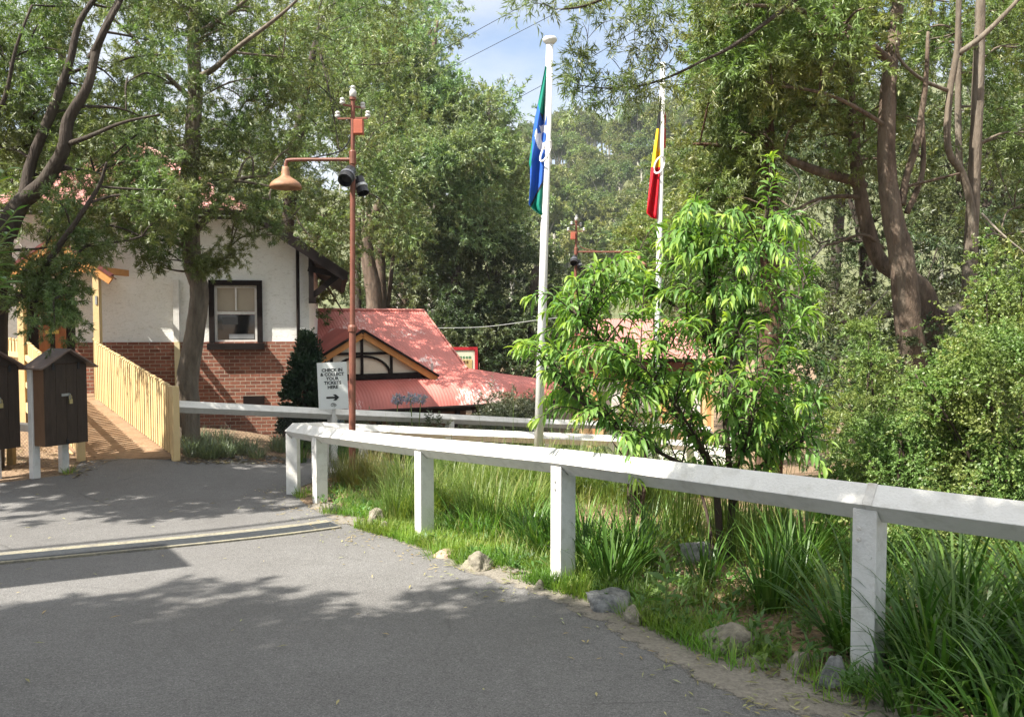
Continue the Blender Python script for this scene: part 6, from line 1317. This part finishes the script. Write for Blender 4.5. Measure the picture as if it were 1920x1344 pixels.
# ------------------------------------------------------------------ rocks
import bmesh
from mathutils import noise as mnoise
def rock(label, px, py, wpx, hpx, m, seed, rz=0.0, sink=.5):
    p = gpix(px, py + hpx * .4); d = p.y; w = wpx / F * d; h = hpx / F * d
    bm = bmesh.new(); bmesh.ops.create_icosphere(bm, subdivisions=4, radius=1.0); o3 = Vector((seed * 7.3, seed * 3.1, seed))
    pl = [(Vector((random.Random(seed * 31 + q).gauss(0, 1), random.Random(seed * 17 + q).gauss(0, 1), random.Random(seed * 13 + q).gauss(0, .8))).normalized(), random.Random(seed + q * 5).uniform(.5, .85)) for q in range(13)]
    for v in bm.verts:
        q = v.co.copy()
        for n_, dd_ in pl:
            k = q.dot(n_); 
            if k > dd_: q -= n_ * (k - dd_) * .9
        q *= 1 + .20 * mnoise.noise(q * 1.6 + o3) + .10 * mnoise.noise(q * 4 + o3) + .05 * mnoise.noise(q * 11 + o3); v.co = Vector((q.x * w / 2, q.y * w / 2 * .8, q.z * h * .62))
    me = bpy.data.meshes.new('rock'); bm.to_mesh(me); bm.free(); me.materials.append(m)
    for f_ in me.polygons: f_.use_smooth = True
    o = link_mesh('rock', me, None, (p.x, p.y + w * .2, gz(p.x, p.y) + h * (.5 - sink) * .8)); o.rotation_euler = (0, 0, rz); return tag(o, label, 'rock', 'rocks edging the bed')
for k, (lab, px, py, w, h, m) in enumerate((('rounded brown rock beside the end of the trench drain', 706, 965, 42, 42, rock_mat), ('low pale rock just right of the rounded brown one', 722, 985, 36, 24, rock_mat), ('reddish flat rock with a broken face at the path edge', 835, 1036, 55, 20, rock_red), ('wide pale brown rock half under grass at the path edge', 900, 1048, 74, 38, rock_mat),
   ('small buried stone near the foot of the middle rail post', 1012, 1092, 36, 22, rock_mat), ('big angular grey rock right of the middle rail post', 1148, 1108, 106, 62, rock_blue), ('smooth tan rock leaning on the big angular grey one', 1196, 1148, 58, 40, rock_mat), ('large rounded grey rock in front of the bark mulch', 1375, 1190, 118, 66, rock_mat),
   ('flat mossy rock between the rounded rock and the bluestone', 1502, 1236, 76, 44, rock_mat), ('blue grey angular stone against the nearest rail post', 1562, 1248, 66, 78, rock_blue), ('long grey boulder behind the tree stems', 1318, 1028, 96, 42, rock_blue), ('small stone at the foot of the last post before the fence tip', 625, 950, 26, 16, rock_mat), ('small broken stone between the tan rock and the weed', 1300, 1185, 46, 26, rock_mat), ('half buried rock under the strap leaves at the bottom right corner', 1665, 1300, 70, 36, rock_mat))):
    rock(lab, px, py + h * .1, w * 1.15, h * 1.35, m, k + 3, rz=k * 1.3)

# ------------------------------------------------------------------ litter
def litter(name, label, xy, m, Lr, Wr, lift=.006, tilt=.25):
    n = len(xy); pos = np.column_stack([xy, gzv(xy[:, 0], xy[:, 1]) + lift + brg.uniform(0, lift * .8, n)]); a = brg.uniform(0, 6.28, n)
    d = nrm(np.stack([np.cos(a), np.sin(a), brg.normal(0, tilt, n) * .6], 1)); nn = nrm(np.stack([brg.normal(0, tilt, n), brg.normal(0, tilt, n), np.ones(n)], 1))
    o = leaves_to_mesh(name, pos, d, nn, brg.uniform(*Lr, n), brg.uniform(*Wr, n), m, loc=pos[0], bend=.05); return tag(o, label, 'leaf litter', kind='stuff')
N = 16000; xy = np.column_stack([brg.uniform(-3, 4.2, N), brg.uniform(3.2, 12.5, N)]); lim = np.interp(xy[:, 1], [p[1] for p in RE], [p[0] for p in RE]); xy = xy[(xy[:, 0] > lim + .04)]
litter('bark_mulch', 'bark chips and dry leaves mulching the garden bed', xy, litter_mat, (.03, .10), (.008, .026), .012)
N = 1600; xy = np.column_stack([brg.uniform(-9.5, -5.9, N), brg.uniform(11.0, 13.2, N)]); xy = xy[xy[:, 1] > 11.35 - .3 * (xy[:, 0] + 6.5)]; litter('leaf_litter', 'dry leaves lying under the notice boxes', xy, litter_mat, (.05, .12), (.012, .03), .012)
N = 700; xy = np.array([(p.x, p.y) for p in (gpix(gg.uniform(335, 560), gg.uniform(856, 872)) for _ in range(N))]); litter('leaf_litter', 'dry leaves along the foot of the wall planting', xy, litter_mat, (.05, .12), (.012, .03), .014)
xy = np.column_stack([brg.uniform(-6, 2.6, 170), brg.uniform(2.6, 12, 170)]); lim = np.interp(xy[:, 1], [p[1] for p in RE], [p[0] for p in RE]); xy = xy[xy[:, 0] < lim]
e = RE2[brg.integers(0, len(RE2), 420)] + brg.normal(0, .2, (420, 2)) - np.array([.18, .1]); litter('fallen_leaves', 'scattered small fallen leaves on the asphalt', np.concatenate([xy, e]), path_litter, (.03, .085), (.007, .016), .016, .08)

# ------------------------------------------------------------------ thin summer haze over the valley
hz = MB().box((0, 330, 80), (1300, 1240, 168)).build('haze', [], None)
hm = bpy.data.materials.new('haze'); hm.use_nodes = True; nt = hm.node_tree; nt.nodes.clear(); ho = nt.nodes.new('ShaderNodeOutputMaterial'); hv = nt.nodes.new('ShaderNodeVolumePrincipled')
hv.inputs['Color'].default_value = (.86, .92, 1.0, 1); hv.inputs['Density'].default_value = 0.00028; hv.inputs['Anisotropy'].default_value = 0.2; nt.links.new(hv.outputs[0], ho.inputs['Volume'])
hz.data.materials.append(hm); tag(hz, kind='stuff')
